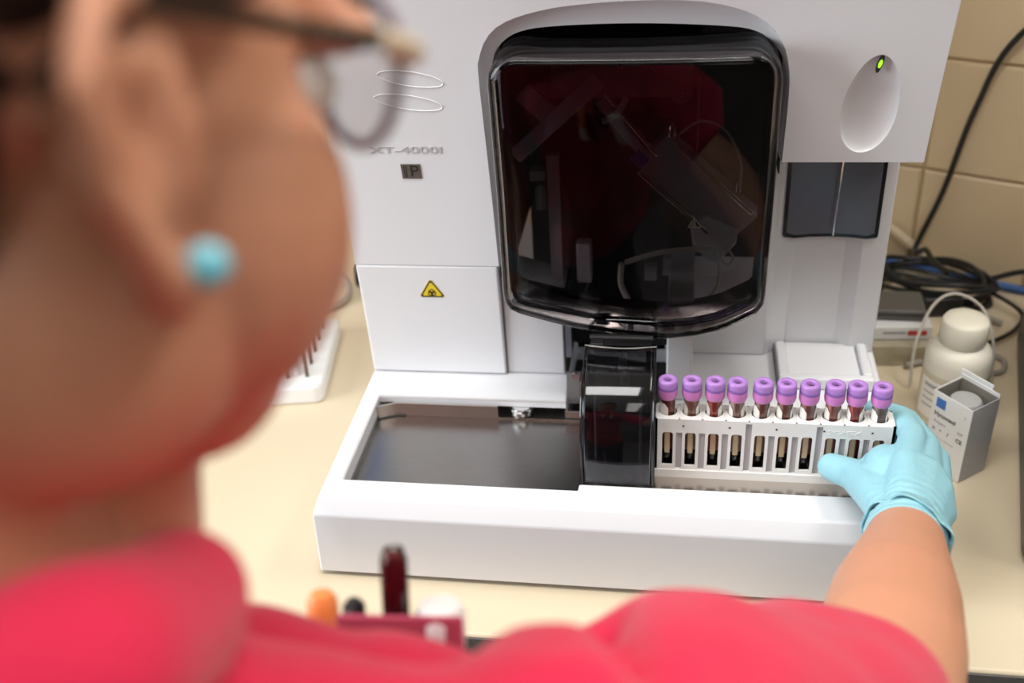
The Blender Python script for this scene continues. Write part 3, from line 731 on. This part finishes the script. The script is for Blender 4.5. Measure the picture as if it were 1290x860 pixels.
# --- carton with a bottle standing in it
A0 = Vector((.2872, .1754, .001)); E1 = Vector((-.62, .785, 0)); E2 = Vector((.785, .62, 0)); W1, W2, HB = .046, .039, .089
cb = thing('carton', 'small white open carton with a blue square beside the gloved hand', 'box', A0)
def cpt(a, b, z): return E1 * a + E2 * b + Vector((0, 0, z))
def cbox(a0, a1, b0, b1, z0, z1):
    bm = B(); vs_ = [bm.verts.new(cpt(a, b, z)) for a in (a0, a1) for b in (b0, b1) for z in (z0, z1)]
    for f in ((0, 1, 3, 2), (4, 6, 7, 5), (0, 4, 5, 1), (2, 3, 7, 6), (0, 2, 6, 4), (1, 5, 7, 3)): bm.faces.new([vs_[i] for i in f])
    return bm
obj('printed_face', cbox(0, W1, 0, .0008, 0, HB), M['carton'], cb); obj('side', cbox(0, .0008, .0008, W2, 0, HB), M['cartonside'], cb)
obj('side', cbox(W1 - .0008, W1, .0008, W2, 0, HB), M['carton'], cb); obj('back', cbox(.0008, W1 - .0008, W2 - .0008, W2, 0, HB + .004), M['carton'], cb)
obj('bottom', cbox(.0008, W1 - .0008, .0008, W2 - .0008, 0, .0008), M['carton'], cb)
obj('flap', cbox(.010, W1 + .002, W2, W2 + .0012, HB - .001, HB + .009), M['carton'], cb)
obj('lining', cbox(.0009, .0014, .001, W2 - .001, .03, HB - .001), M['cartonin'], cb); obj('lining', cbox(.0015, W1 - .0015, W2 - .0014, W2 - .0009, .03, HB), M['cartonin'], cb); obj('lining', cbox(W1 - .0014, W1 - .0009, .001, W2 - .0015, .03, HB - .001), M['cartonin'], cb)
def cprint(name, bm, a, z, m):       # flat print on the lettered face, reading from the E1 end
    return obj(name, place(bm, cpt(a, -.0001, z), -E1, (0, 0, 1), -E2), m, cb, smooth=None)
cprint('blue_square', box(B(), -.0055, .0055, -.0055, .0055, 0, .0002), W1 - .0105, HB - .0115, M['blue'])
cprint('heading', text_bm('Hyconsol', .0068, 1.0, .0001, True), W1 - .0175, HB - .0250, M['ink'])
cprint('small_print', text_bm('Reagens', .0042, 1.05, .0001), W1 - .0130, HB - .0340, M['greytext']); cprint('small_print', text_bm('REF', .0042, 1, .0001), .0085, HB - .0335, M['greytext'])
cprint('number', text_bm('1', .0055, 1, .0001), .0065, HB - .0130, M['greytext'])
for a, s in ((W1 - .007, 'x'), (W1 - .015, '\u2022'), (W1 - .024, '/'), (.0085, 'CE')): cprint('symbol', text_bm(s, .0062, 1, .0001, True), a, HB - .0425, M['ink'])
cprint('small_print', text_bm('For in vitro use', .0034, 1, .0001), W1 - .022, HB - .0520, M['greytext'])
vb = thing('vial', 'grey domed vial standing inside the white carton', 'bottle', A0 + cpt(W1 / 2, W2 / 2, .0009))
obj('body', lathe(B(), [(.014, 0), (.0155, .002), (.0155, .070), (.0165, .071)], n=24), M['alu'], vb)
obj('cap', lathe(B(), [(.0165, .0712), (.0165, .078), (.014, .0815), (.007, .0832), (.001, .0835)], n=28), mat('grey_cap', (.36, .36, .35), .5), vb)
# --- milky bottle
bt = thing('reagent_bottle', 'milky plastic bottle with cream screw cap behind the white carton', 'bottle', (.300, .292, .0003))
obj('body', lathe(B(), [(.031, 0), (.034, .003), (.034, .078), (.0325, .086), (.028, .0925), (.0215, .0955), (.0215, .100)], n=36), M['hdpe'], bt)
obj('liquid', lathe(B(), [(.0342, .006), (.0342, .066)], n=36, cap=False), M['liquid'], bt)
bm = lathe(B(), [(.0225, .0985), (.0238, .1), (.0235, .121), (.021, .1245), (.012, .1255), (.001, .1255)], n=48)
for i, v in enumerate(bm.verts):
    if i % 2 and .0999 < v.co.z < .1212: v.co.x *= .975; v.co.y *= .975
obj('cap', bm, M['hdpecap'], bt, smooth=60)
lb = obj('label', cyl_sector(.0343, .0347, .012, .058, math.radians(-170), math.radians(-75), 14), M['label'], bt)
for k, z in enumerate((.050, .042, .034, .026)):
    obj('print_line', cyl_sector(.0348, .0349, z, z + (.004 if k == 0 else .0018), math.radians(-160), math.radians(-160 + (50, 38, 60, 30)[k]), 8), M['greytext'], lb)
# --- packets beside the analyzer
pk = Vector((.262, .432, 0))
t = thing('gauze_packet', 'crumpled beige packet under the white box behind the analyzer', 'packet', pk + V(0, -.012, 0))
bm = B(); obox(bm, (0, 0, .0135), (1, .05, 0), (0, 1, 0), (.068, .066, .026)); bmesh.ops.subdivide_edges(bm, edges=bm.edges[:], cuts=6, use_grid_fill=True)
for v in bm.verts: v.co += Vector((noise.noise(v.co * 70), noise.noise(v.co * 70 + V(9, 0, 0)), noise.noise(v.co * 70 + V(0, 9, 0)))) * .004 * (1 if .002 < v.co.z < .025 else .15)
obj('pouch', bm, M['pouch'], t)
bm = B(); obox(bm, (.036, -.02, .014), (.2, 1, 0), (1, 0, 0), (.03, .008, .012)); obj('seam', bm, M['pouch'], t, bevel=.003)
t = thing('paper_box', 'flat white box with red print on top of the beige packet', 'box', pk + V(0, 0, .0275)); t.rotation_euler.z = .06
obj('carton', box(B(), -.036, .036, -.03, .03, 0, .017), M['carton'], t, bevel=.001); obj('red_print', box(B(), .008, .030, -.0304, -.03, .006, .012), M['redprint'], t); obj('grey_print', box(B(), -.02, .006, -.0304, -.03, .008, .011), M['greytext'], t)
t = thing('dark_case', 'dark grey case lying on the flat white box', 'case', pk + V(-.002, .008, .045)); t.rotation_euler.z = -.03
obj('body', box(B(), -.034, .034, -.025, .025, 0, .014), M['greydev'], t, bevel=.003); obj('lid_line', box(B(), -.0345, .0345, -.0255, .0255, .008, .009), M['black'], t)
# --- cables
def cable(name, label, pts, r, m, k=8, cat='cable', group=None):
    return tag(obj(name, tube(B(), pts, r, 8, True, k), m), label, cat, group)
for j in range(7):
    pts = []
    cx_, cy2 = .332 + random.uniform(-.006, .006), .553 + random.uniform(-.005, .005); rx, ry = .064 + random.uniform(-.007, .009), .040 + random.uniform(-.005, .006)
    for k in range(15):
        a = 2 * PI * k / 14; pts.append((cx_ + rx * math.cos(a) - .3 * ry * math.sin(a), cy2 + ry * math.sin(a) - .12 * rx * math.cos(a), .006 + .0052 * j + .004 * math.sin(3 * a + j)))
    if j == 0: coil = thing('cable_coil', 'thick coil of black cable on the worktop beside the tiled wall', 'cable', (.332, .553, .0))
    bm = tube(B(), pts, .0032, 8, True, 4)
    for v in bm.verts: v.co -= Vector((.332, .553, 0))
    obj('cable_loop', bm, M['cable'], coil)
bm = B(); obox(bm, (0, -.042, .014), (1, .1, 0), (0, 1, 0), (.05, .022, .026)); obj('plug', bm, M['black'], coil, bevel=.003)
cable('power_cable', 'single black cable climbing the tiled wall from the coil', [wp(.35, .50, .012), wp(.22, .43, .012), wp(.115, .327, .012), wp(.082, .235, .012), wp(.061, .12, .012), wp(.040, .035, .02), (.322, .585, .052), (.326, .55, .053), (.338, .525, .050)], .0038, M['cable'])
cable('network_cable', 'blue cable running along the foot of the tiled wall', [wp(-.10, .006, .016), wp(.0, .006, .018), wp(.10, .006, .016), wp(.2, .006, .02), wp(.5, .006, .014)], .0052, M['bluecable'])
cable('cord_cover', 'cream strip slanting down the tiled wall to the worktop', [wp(-.02, .065, .007), wp(.03, .035, .007), wp(.082, .004, .007)], .0065, M['cream'])
cable('thin_cable', 'thin black cable looping beside the bottle at the right edge', [wp(.12, .006, .03), wp(.135, .02, .06), (.425, .50, .012), (.41, .46, .01), (.37, .43, .008), (.35, .44, .008)], .0028, M['cable'])
cable('thin_cable', 'knotted black cable ending at the grey casing', [(.40, .55, .03), (.44, .53, .05), (.45, .48, .03), (.425, .465, .01), (.45, .47, .02), (.48, .48, .012)], .0035, M['cable'])
cable('grey_cable', 'grey cable snaking from the packets to behind the milky bottle', [(.27, .38, .006), (.305, .40, .006), (.33, .43, .01), (.345, .47, .02), (.36, .50, .012), (.40, .48, .006)], .0035, M['greycable'])
cable('grey_cable', 'short grey cable bent beside the bottle shoulder', [(.352, .37, .005), (.375, .375, .005), (.382, .40, .005), (.36, .415, .005)], .0030, M['greycable'])
cable('clear_hose', 'clear hose arching around the milky bottle cap', [(.268, .34, .004), (.272, .36, .05), (.29, .385, .085), (.315, .395, .095), (.342, .38, .085), (.352, .35, .055), (.355, .34, .003)], .0018, M['hose'])
# --- dark casing cut by the right edge of the picture
t = thing('grey_casing', 'dark grey instrument casing at the right edge of the worktop', 'instrument', (.316, .055, .0005))
ang = math.atan2(.38, .09); bm = B()
prism(bm, arc(.02, -.02, .02, 90, 180, 5) + [(0, -.20), (.40, -.20), (.40, 0)], 'z', .004, .20)
shell = obj('shell', bm, M['greydev'], t, bevel=.006, seg=3); foot = obj('base', box(B(), .008, .39, -.19, -.008, 0, .004), M['black'], t)
for o in (shell, foot): o.rotation_euler.z = ang
# --- peg rack
PR = thing('peg_rack', 'white rack with brown pegs partly hidden behind the worker\'s jaw', 'rack', (-.408, .271, 0)); PR.rotation_euler.z = math.atan2(.144, .99)
bm = B(); prism(bm, arc(-.012, .012, .012, 270, 360, 4) + arc(-.012, .148, .012, 0, 90, 4) + arc(-.098, .148, .012, 90, 180, 4) + arc(-.098, .012, .012, 180, 270, 4), 'z', .0003, .024)
obj('tray', bm, M['whitecap'], PR, bevel=.003)
for i in range(4):
    for j in range(5):
        obj('peg', lathe(B(), [(.0022, .024), (.0022, .062), (.0012, .064)], (-.02 - .024 * i, .024 + .028 * j, 0), 8), M['peg'], PR)
ft = tag(obj('plastic_tube', lathe(B(), [(.0045, 0), (.0048, .002), (.0050, .048), (.0044, .048)], n=14), M['whitecap']), 'slim white plastic tube standing among the pegs of the peg rack', 'test tube')
ft.location = PR.matrix_basis @ Vector((-.034, .030, .0242))
cable('mains_lead', 'grey lead curled on the worktop behind the worker\'s cheek', [(-.60, .66, .006), (-.52, .60, .012), (-.46, .55, .01), (-.45, .50, .006), (-.50, .47, .005), (-.57, .50, .005)], .005, M['greycable'])
t = thing('plug', 'dark plug lying behind the analyzer beside the grey lead', 'plug', (-.425, .565, .0003))
obj('body', box(B(), -.022, .022, -.018, .018, 0, .034), M['black'], t, bevel=.005); obj('pin', box(B(), .022, .036, -.003, .003, .014, .020), M['chrome'], t)

# ================================================================== the worker
PS = thing('person', 'worker in a cherry pink scrub top reaching with a blue gloved hand', 'person', (-.2, -.62, -Z0))
PO = Vector((-.2, -.62, -Z0))
def pp(name, me, m, parent=None, **k):
    if isinstance(me, bpy.types.Mesh): me.transform(Matrix.Translation(-PO))
    else:
        for v in me.verts: v.co -= PO
    return obj(name, me, m, parent or PS, **k)
hy, hp = math.radians(32), math.radians(-20)
HF = Vector((math.sin(hy) * math.cos(hp), math.cos(hy) * math.cos(hp), math.sin(hp))); HR = Vector((math.cos(hy), -math.sin(hy), 0)); HU = HR.cross(HF)
EAR = Vector((-.118, -.490, .630))
HC = EAR - HR * .076 - HF * .004
HM = Matrix((HR, HF, HU)).transposed()
def hl(r, f, u): return HC + HR * r + HF * f + HU * u
def he(bm, c, r, rot=None): return ell(bm, hl(*c), r, HM @ rot if rot else HM, 18)
NB = Vector((-.205, -.50, .455))
W = Vector((.178, -.066, .150)); ELB = Vector((.115, -.295, .222)); SH = Vector((-.03, -.485, .385))
# --- body: head, neck, arms as one skin
bm = B()
he(bm, (0, -.015, .045), (.074, .098, .085)); he(bm, (0, .038, -.015), (.064, .064, .085)); he(bm, (0, .047, -.068), (.051, .049, .043)); he(bm, (0, .076, -.096), (.026, .020, .019)); he(bm, (.022, .062, -.076), (.030, .034, .030)); he(bm, (-.022, .062, -.076), (.030, .034, .030))
for s in (-1, 1):
    he(bm, (s * .036, .060, -.033), (.036, .042, .052)); he(bm, (s * .048, .016, -.054), (.024, .048, .042)); he(bm, (s * .030, .092, .031), (.026, .012, .010))
    he(bm, (s * .011, .106, -.031), (.009, .010, .008))
    P = [(-.003, .008), (-.003, .024), (.007, .034), (.021, .031), (.031, .016), (.031, -.004), (.022, -.019), (.012, -.031), (.003, -.029)]
    E_ = [hl(s * (.071 + .68 * max(a, 0)), .020 - a * .95 + b * -.30, b) for a, b in P]
    chain(bm, [(p, r) for p, r in zip(E_, (.0035, .0042, .0046, .0048, .0048, .0046, .0052, .0078, .006))])
    P2 = [(.006, .020), (.018, .019), (.022, .004), (.016, -.010), (.006, -.015)]
    chain(bm, [(hl(s * (.072 + .50 * a), .020 - a * .95 + b * -.30, b), .0040) for a, b in P2])
    rot = Matrix.Rotation(s * math.radians(-28), 3, 'Z')
    he(bm, (s * .075, .007, .002), (.0032, .017, .024), rot)
    he(bm, (s * .075, .022, -.003), (.005, .005, .007))
chain(bm, [(hl(0, .094, .024), .009), (hl(0, .114, -.022), .0115)]); he(bm, (0, .098, -.062), (.024, .012, .007)); he(bm, (0, .096, -.073), (.021, .012, .008))
chain(bm, [(hl(0, .045, -.086), .032), (V(-.192, -.460, .466), .040)])
chain(bm, [(hl(0, -.02, -.02), .056), (hl(0, -.032, -.08), .052), (NB + V(0, 0, .02), .058), (NB + V(0, -.02, -.06), .075)])
ARM = [(SH, .048), (ELB, .0425), (V(.132, -.235, .208), .0445), (V(.148, -.175, .189), .041), (V(.164, -.118, .169), .0325), (W, .0262), (W + (W - V(.164, -.118, .169)).normalized() * .012, .018)]
chain(bm, ARM)
LS, LE, LW = V(-.365, -.505, .405), V(-.43, -.54, .135), V(-.41, -.42, -.04)
chain(bm, [(NB + V(0, -.02, -.05), .06), (LS, .048), (LE, .041), (LE.lerp(LW, .35), .040), (LW, .026), (LW + V(.01, .05, -.05), .02)]); chain(bm, [(NB + V(0, -.02, -.05), .06), (SH, .048)])
pp('body', blob(bm, .0028, 7), M['skin'], smooth=80)
for s in (-1, 1):
    e = pp('eye', he(B(), (s * .031, .088, .012), .0115), M['white_eye'])
    pp('iris', he(B(), (s * .031, .0965, .010), (.0052, .0035, .0052)), M['iris'], e)
    pp('eyebrow', tube(B(), [hl(s * .012, .106, .034), hl(s * .03, .104, .040), hl(s * .048, .092, .036)], .0032), M['hair'])
pp('lips', he(he(B(), (0, .1055, -.0625), (.021, .006, .004)), (0, .1035, -.0715), (.018, .006, .005)), M['lip'])
# --- hair
bm = B()
he(bm, (0, -.028, .060), (.083, .098, .082)); he(bm, (0, -.050, .015), (.074, .068, .075)); he(bm, (0, .02, .095), (.066, .068, .034)); he(bm, (0, -.125, .03), (.042, .038, .042)); he(bm, (0, -.036, -.008), (.078, .034, .042))
for s in (-1, 1): he(bm, (s * .068, .026, .052), (.011, .030, .022))
hm = blob(bm, .004, 5)
def vn(me): return list(zip(me.vertices, [v.normal.copy() for v in me.vertices]))
for v, nn in vn(hm):
    l = HM.transposed() @ (v.co - HC); v.co += nn * .0018 * math.sin(l.x * 420 + 3 * noise.noise(l * 30))
pp('hair', hm, M['hair'], smooth=80)
# --- scrub top
def lean(c, r, a=-18, az=0): return (c, r, Matrix.Rotation(math.radians(az), 3, 'Z') @ Matrix.Rotation(math.radians(a), 3, 'X'))
bm = B()
for c, r, rot in (lean((-.185, -.53, .29), (.158, .100, .15)), lean((-.195, -.575, .12), (.150, .100, .20)), lean((-.2, -.61, -.06), (.172, .118, .15), 0), lean((-.238, -.450, .325), (.068, .060, .068)), lean((-.165, -.445, .345), (.070, .060, .070)), lean((-.110, -.445, .332), (.078, .062, .070))):
    ell(bm, c, r, rot, 24)
chain(bm, [(V(-.33, -.51, .395), .062), (V(-.2, -.515, .41), .066), (V(-.06, -.50, .385), .068)])
chain(bm, [(V(-.285, -.505, .462), .026), (V(-.262, -.462, .455), .028), (V(-.215, -.438, .447), .026), (V(-.172, -.446, .448), .022), (V(-.146, -.482, .484), .024), (V(-.142, -.535, .510), .027), (V(-.19, -.57, .516), .027), (V(-.26, -.56, .495), .028), (V(-.285, -.505, .462), .026)])
chain(bm, [(SH, .074), (V(.012, -.42, .335), .070), (V(.050, -.372, .292), .066), (V(.083, -.332, .254), .062)])
chain(bm, [(V(.005, -.40, .345), .03), (V(.034, -.362, .325), .034), (V(.045, -.348, .295), .03)])
chain(bm, [(LS, .064), (V(-.40, -.52, .28), .060)])
sm = blob(bm, .005, 8)
FOLDS = [(V(-.026, -.395, .395), V(-.010, -.445, .440)), (V(-.010, -.445, .440), V(.010, -.505, .440))]
for v, nn in vn(sm):
    q = v.co.copy(); n1 = noise.noise(q * 11 + V(3, 1, 7)); n2 = noise.noise(V(q.x * 26, q.y * 26, q.z * 9))
    dseg = min((q - a_.lerp(b_, t_ / 6)).length for a_, b_ in FOLDS for t_ in range(7)) if q.y > -.5 and q.z > .25 else 1
    v.co = q + nn * (.006 * n1 + .0035 * n2 - .020 * math.exp(-(dseg / .011) ** 2))
scrub = pp('scrub_top', sm, M['scrub'], smooth=80)
# sleeve hem and a breast pocket
ax = (V(.083, -.332, .262) - V(.012, -.42, .352)).normalized()
# --- trousers and shoes
bm = B(); ell(bm, (-.2, -.625, -.10), (.165, .112, .13), None, 20)
for s in (-1, 1): chain(bm, [(V(-.2 + s * .085, -.63, -.12), .098), (V(-.2 + s * .09, -.60, -.47), .066), (V(-.2 + s * .09, -.64, -.86), .052)])
tm = blob(bm, .008, 5)
pp('trousers', tm, M['trousers'], smooth=80)
for s in (-1, 1):
    bm = B(); ell(bm, (-.2 + s * .09, -.60, -.895), (.042, .115, .022), None, 16); ell(bm, (-.2 + s * .09, -.655, -.88), (.036, .05, .034), None, 14)
    sh = blob(bm, .006, 3)
    for v in sh.vertices: v.co.z = max(v.co.z, -Z0 + .001)
    pp('shoe', sh, M['shoe'], smooth=80)
# --- gloves
def glove(w, ws, palm, fingers, thumb, axis, extra=()):
    bm = B()
    fine = []
    for a, b in zip(palm, palm[1:]): fine += [a, a.lerp(b, .33), a.lerp(b, .66)]
    for mc in fine + [palm[-1]]: chain(bm, [(w, .0235), (w.lerp(mc, .5), .0185), (mc, .0132)])
    for a, b in zip(palm, palm[1:]): chain(bm, [(a, .0128), (b, .0122)])
    for f in fingers: chain(bm, f)
    chain(bm, thumb)
    for c, r in extra: ell(bm, c, r, None, 16)
    caps(bm, w + axis * .006, .0285, w - axis * .012, .0305)
    rot = Vector((0, 0, 1)).rotation_difference(-axis)
    me = blob(bm, .0014, 14)
    for v, nn in vn(me):
        d = (v.co - w).dot(axis); k = max(0, 1 - abs(d + .004) / .045)
        wr = math.sin(d * 900 + 5 * noise.noise(v.co * 45)) * .6 + noise.noise(v.co * 120)
        v.co += nn * .0011 * k * wr
    return me
AX = (W - V(.148, -.175, .189)).normalized()
iM, mM, rM, pM = V(.189, .006, .158), V(.204, .003, .153), V(.211, -.010, .146), V(.211, -.027, .137)
me = glove(W, None, [iM, mM, rM, pM],
    [[(iM, .0126), (V(.2015, .050, .153), .0114), (V(.199, .084, .147), .0104), (V(.178, .0955, .147), .0094)],
     [(mM, .0124), (V(.2155, .052, .141), .0110), (V(.207, .094, .138), .0096), (V(.184, .0960, .129), .0088)],
     [(rM, .0120), (V(.223, .043, .135), .0102), (V(.214, .084, .122), .0094), (V(.192, .0955, .113), .0086)],
     [(pM, .0112), (V(.223, .016, .125), .0092), (V(.217, .050, .113), .0084), (V(.2045, .070, .1085), .0076)]],
    [(W + V(-.004, .02, -.004), .018), (V(.1635, -.008, .139), .0165), (V(.1535, .026, .128), .0138), (V(.1380, .0440, .1210), .0122)], AX,
    [(V(.178, .014, .147), (.020, .026, .015)), (V(.171, .024, .137), (.014, .020, .012)), (V(.196, -.02, .146), (.020, .030, .016)), (V(.172, -.02, .145), (.014, .022, .014))])
gl = pp('glove', me, M['glove'], smooth=80)
# loose rolled cuff
rot = Vector((0, 0, 1)).rotation_difference(-AX).to_matrix(); bm = B(); R_ = []
prof_c = [(.0285, -.002), (.0305, .006), (.0312, .013), (.0325, .019), (.0318, .0205), (.0306, .018), (.0296, .010), (.0282, .0)]
for r, z in prof_c:
    ring = []
    for k in range(64):
        a = 2 * PI * k / 64; q = V(math.cos(a), math.sin(a), 0)
        wv = .0012 * math.sin(5 * a + 1) + .0010 * math.sin(9 * a) + .0014 * noise.noise(q * 3 + V(0, 0, z * 90))
        tz = z * (1 + .55 * math.sin(a * 1 + 2.2)) if z > .005 else z
        ring.append(bm.verts.new(W + AX * .004 + rot @ (q * (r + wv) + V(0, 0, tz))))
    R_.append(ring)
for u, v in zip(R_, R_[1:] + R_[:1]):
    for k in range(64): bm.faces.new((u[k], u[(k + 1) % 64], v[(k + 1) % 64], v[k]))
pp('cuff', bm, M['glove'], gl, smooth=80)
LA = (LW - LE).normalized(); q = LW + LA * .075
pa = [q + V(.02, .01, .005), q + V(.006, .016, .0), q + V(-.010, .012, -.004), q + V(-.022, .004, -.006)]
fi = [[(p, .0115), (p + LA * .036 + V(0, .004, 0), .0098), (p + LA * .058 + V(.002, -.008, -.004), .009), (p + LA * .072 + V(.002, -.022, -.004), .008)] for p in pa]
pp('glove', glove(LW, None, pa, fi, [(LW + LA * .02, .017), (LW + LA * .045 + V(.03, .012, .004), .0125), (LW + LA * .075 + V(.04, .012, 0), .0105), (LW + LA * .098 + V(.036, .006, 0), .009)], LA, [(LW + LA * .045, (.026, .02, .03))]), M['glove'], smooth=80)
# --- breast pocket with its contents
pb = V(-.135, -.360, .316)
PU = V(0, .28, .96).normalized(); PX = V(1, .06, 0).normalized(); PN = PX.cross(PU)
bm = B(); obox(bm, pb + PX * .012 + PN * .006, PX, PU, (.060, .058, .0025)); bmesh.ops.bevel(bm, geom=bm.edges[:], offset=.001, segments=1, affect='EDGES')
pp('pocket', bm, M['pocket'], scrub)
def pocketed(name, label, cat, x, top, make, off=0.0):
    t = thing(name, label, cat, pb + PX * x + PU * top + PN * (-.004 + off)); t.rotation_mode = 'QUATERNION'; t.rotation_quaternion = Vector((0, 0, 1)).rotation_difference(PU); make(t); return t
def mk_or(t):
    obj('cap', lathe(B(), [(.0072, -.028), (.0078, -.02), (.0075, -.004), (.005, 0), (.001, .0005)], n=18), M['orange'], t); obj('barrel', lathe(B(), [(.0055, -.055), (.0066, -.05), (.0066, -.028)], n=16), M['whitecap'], t)
def mk_bl(t):
    obj('barrel', lathe(B(), [(.004, -.055), (.0055, -.03), (.0055, -.003), (.003, 0), (.001, .0)], n=14), M['black'], t); obj('clip', box(B(), -.001, .001, -.0075, -.005, -.03, -.003), M['chrome'], t)
def mk_rt(t):
    obj('glass', lathe(B(), [(.0012, 0), (.005, -.002), (.0066, -.007), (.0066, -.055)][::-1], n=20), M['glass'], t); obj('blood', lathe(B(), [(.0061, -.052), (.0061, -.0085), (.0045, -.0045), (.001, -.003)], n=18), M['redblood'], t)
def mk_wc(t):
    obj('cap', lathe(B(), [(.0110, -.024), (.0120, -.022), (.0122, -.006), (.0100, -.001), (.004, 0), (.001, 0)], n=30), M['whitecap'], t); obj('body', lathe(B(), [(.0095, -.055), (.0105, -.05), (.0105, -.024)], n=20), M['whitecap'], t)
pocketed('marker_pen', 'orange-capped marker in the worker\'s breast pocket', 'pen', -.028, .034, mk_or)
pocketed('ballpoint_pen', 'black pen in the breast pocket between the orange marker and the blood tube', 'pen', -.0125, .031, mk_bl)
pocketed('pocket_tube', 'upside-down tube of dark red blood standing tall in the breast pocket', 'test tube', .008, .060, mk_rt)
pocketed('sample_vial', 'white capped vial in the breast pocket beside the dark red tube', 'bottle', .029, .030, mk_wc)
# --- glasses
GL = thing('glasses', 'spectacles with purple-grey rims and dark temples on the worker\'s face', 'glasses', hl(0, .1, .02))
GO = hl(0, .1, .02)
def gp(name, bm, m, parent=None, **k):
    for v in bm.verts: v.co -= GO
    return obj(name, bm, m, parent or GL, **k)
def lens_pt(s, a, k=1): return hl(s * (.0395 + .0280 * k * math.cos(a)), .113 - .016 * (abs(.0395 + .0280 * k * math.cos(a)) / .06) ** 2, .018 + .0215 * k * math.sin(a) * (1 - .08 * math.cos(a)))
for s, wd in ((-1, 'l'), (1, 'r')):
    rm = gp('rim', tube(B(), [lens_pt(s, 2 * PI * i / 36) for i in range(37)], .0018, 8, smooth=False), M['rim'])
    bm = B(); c = bm.verts.new(lens_pt(s, 0, 0)); R1 = [bm.verts.new(lens_pt(s, 2 * PI * i / 36, .98)) for i in range(36)]
    for i in range(36): bm.faces.new((c, R1[i], R1[(i + 1) % 36]))
    ret = bmesh.ops.extrude_face_region(bm, geom=bm.faces[:])
    for v in ret['geom']:
        if isinstance(v, bmesh.types.BMVert): v.co += HF * .0016
    gp('lens', bm, M['lens'], rm)
    gp('end_piece', tube(B(), [lens_pt(s, math.radians(28)), hl(s * .0720, .092, .028), hl(s * .0750, .080, .0300), hl(s * .0755, .075, .0300)], lambda t: .0042 - .001 * t), M['hingepc'])
    gp('temple', tube(B(), [hl(s * .0755, .076, .0300), hl(s * .0765, .05, .0305), hl(s * .0770, .020, .0315), hl(s * .0775, .002, .030), hl(s * .0765, -.016, .012)], .0026), M['temple'])
gp('bridge', tube(B(), [lens_pt(-1, math.radians(155)), hl(0, .1175, .030), lens_pt(1, math.radians(155))], .0019), M['rim'])
# --- ear studs
for s, lab in ((1, 'round turquoise ear stud with a bright cyan centre, on the ear lobe in view'), (-1, 'turquoise ear stud on the lobe hidden behind the head')):
    ep = hl(s * .0845, .0225, -.0235); n_ = (HR * s * .75 - HF * .42 - HU * .1).normalized()
    t = thing('ear_stud', lab, 'earring', ep, 'pair of turquoise ear studs'); t.rotation_mode = 'QUATERNION'; t.rotation_quaternion = Vector((0, 0, 1)).rotation_difference(n_)
    obj('setting', lathe(B(), [(.0053, -.001), (.0055, .0), (.0054, .0014), (.0045, .0030), (.0025, .0042), (.0008, .0045)], n=28), M['turq'], t)
    obj('cyan_spot', ell(B(), (0, -.001, .0042), (.0021, .0021, .0010)), M['turq2'], t); obj('post', lathe(B(), [(.0005, -.008), (.0005, -.001)], n=8), M['chrome'], t)

# ------------------------------------------------------------------ lift the set so that the floor is at zero
for o in COL.objects:
    if o.parent is None and o.type not in ('CAMERA', 'LIGHT'): o.location.z += Z0
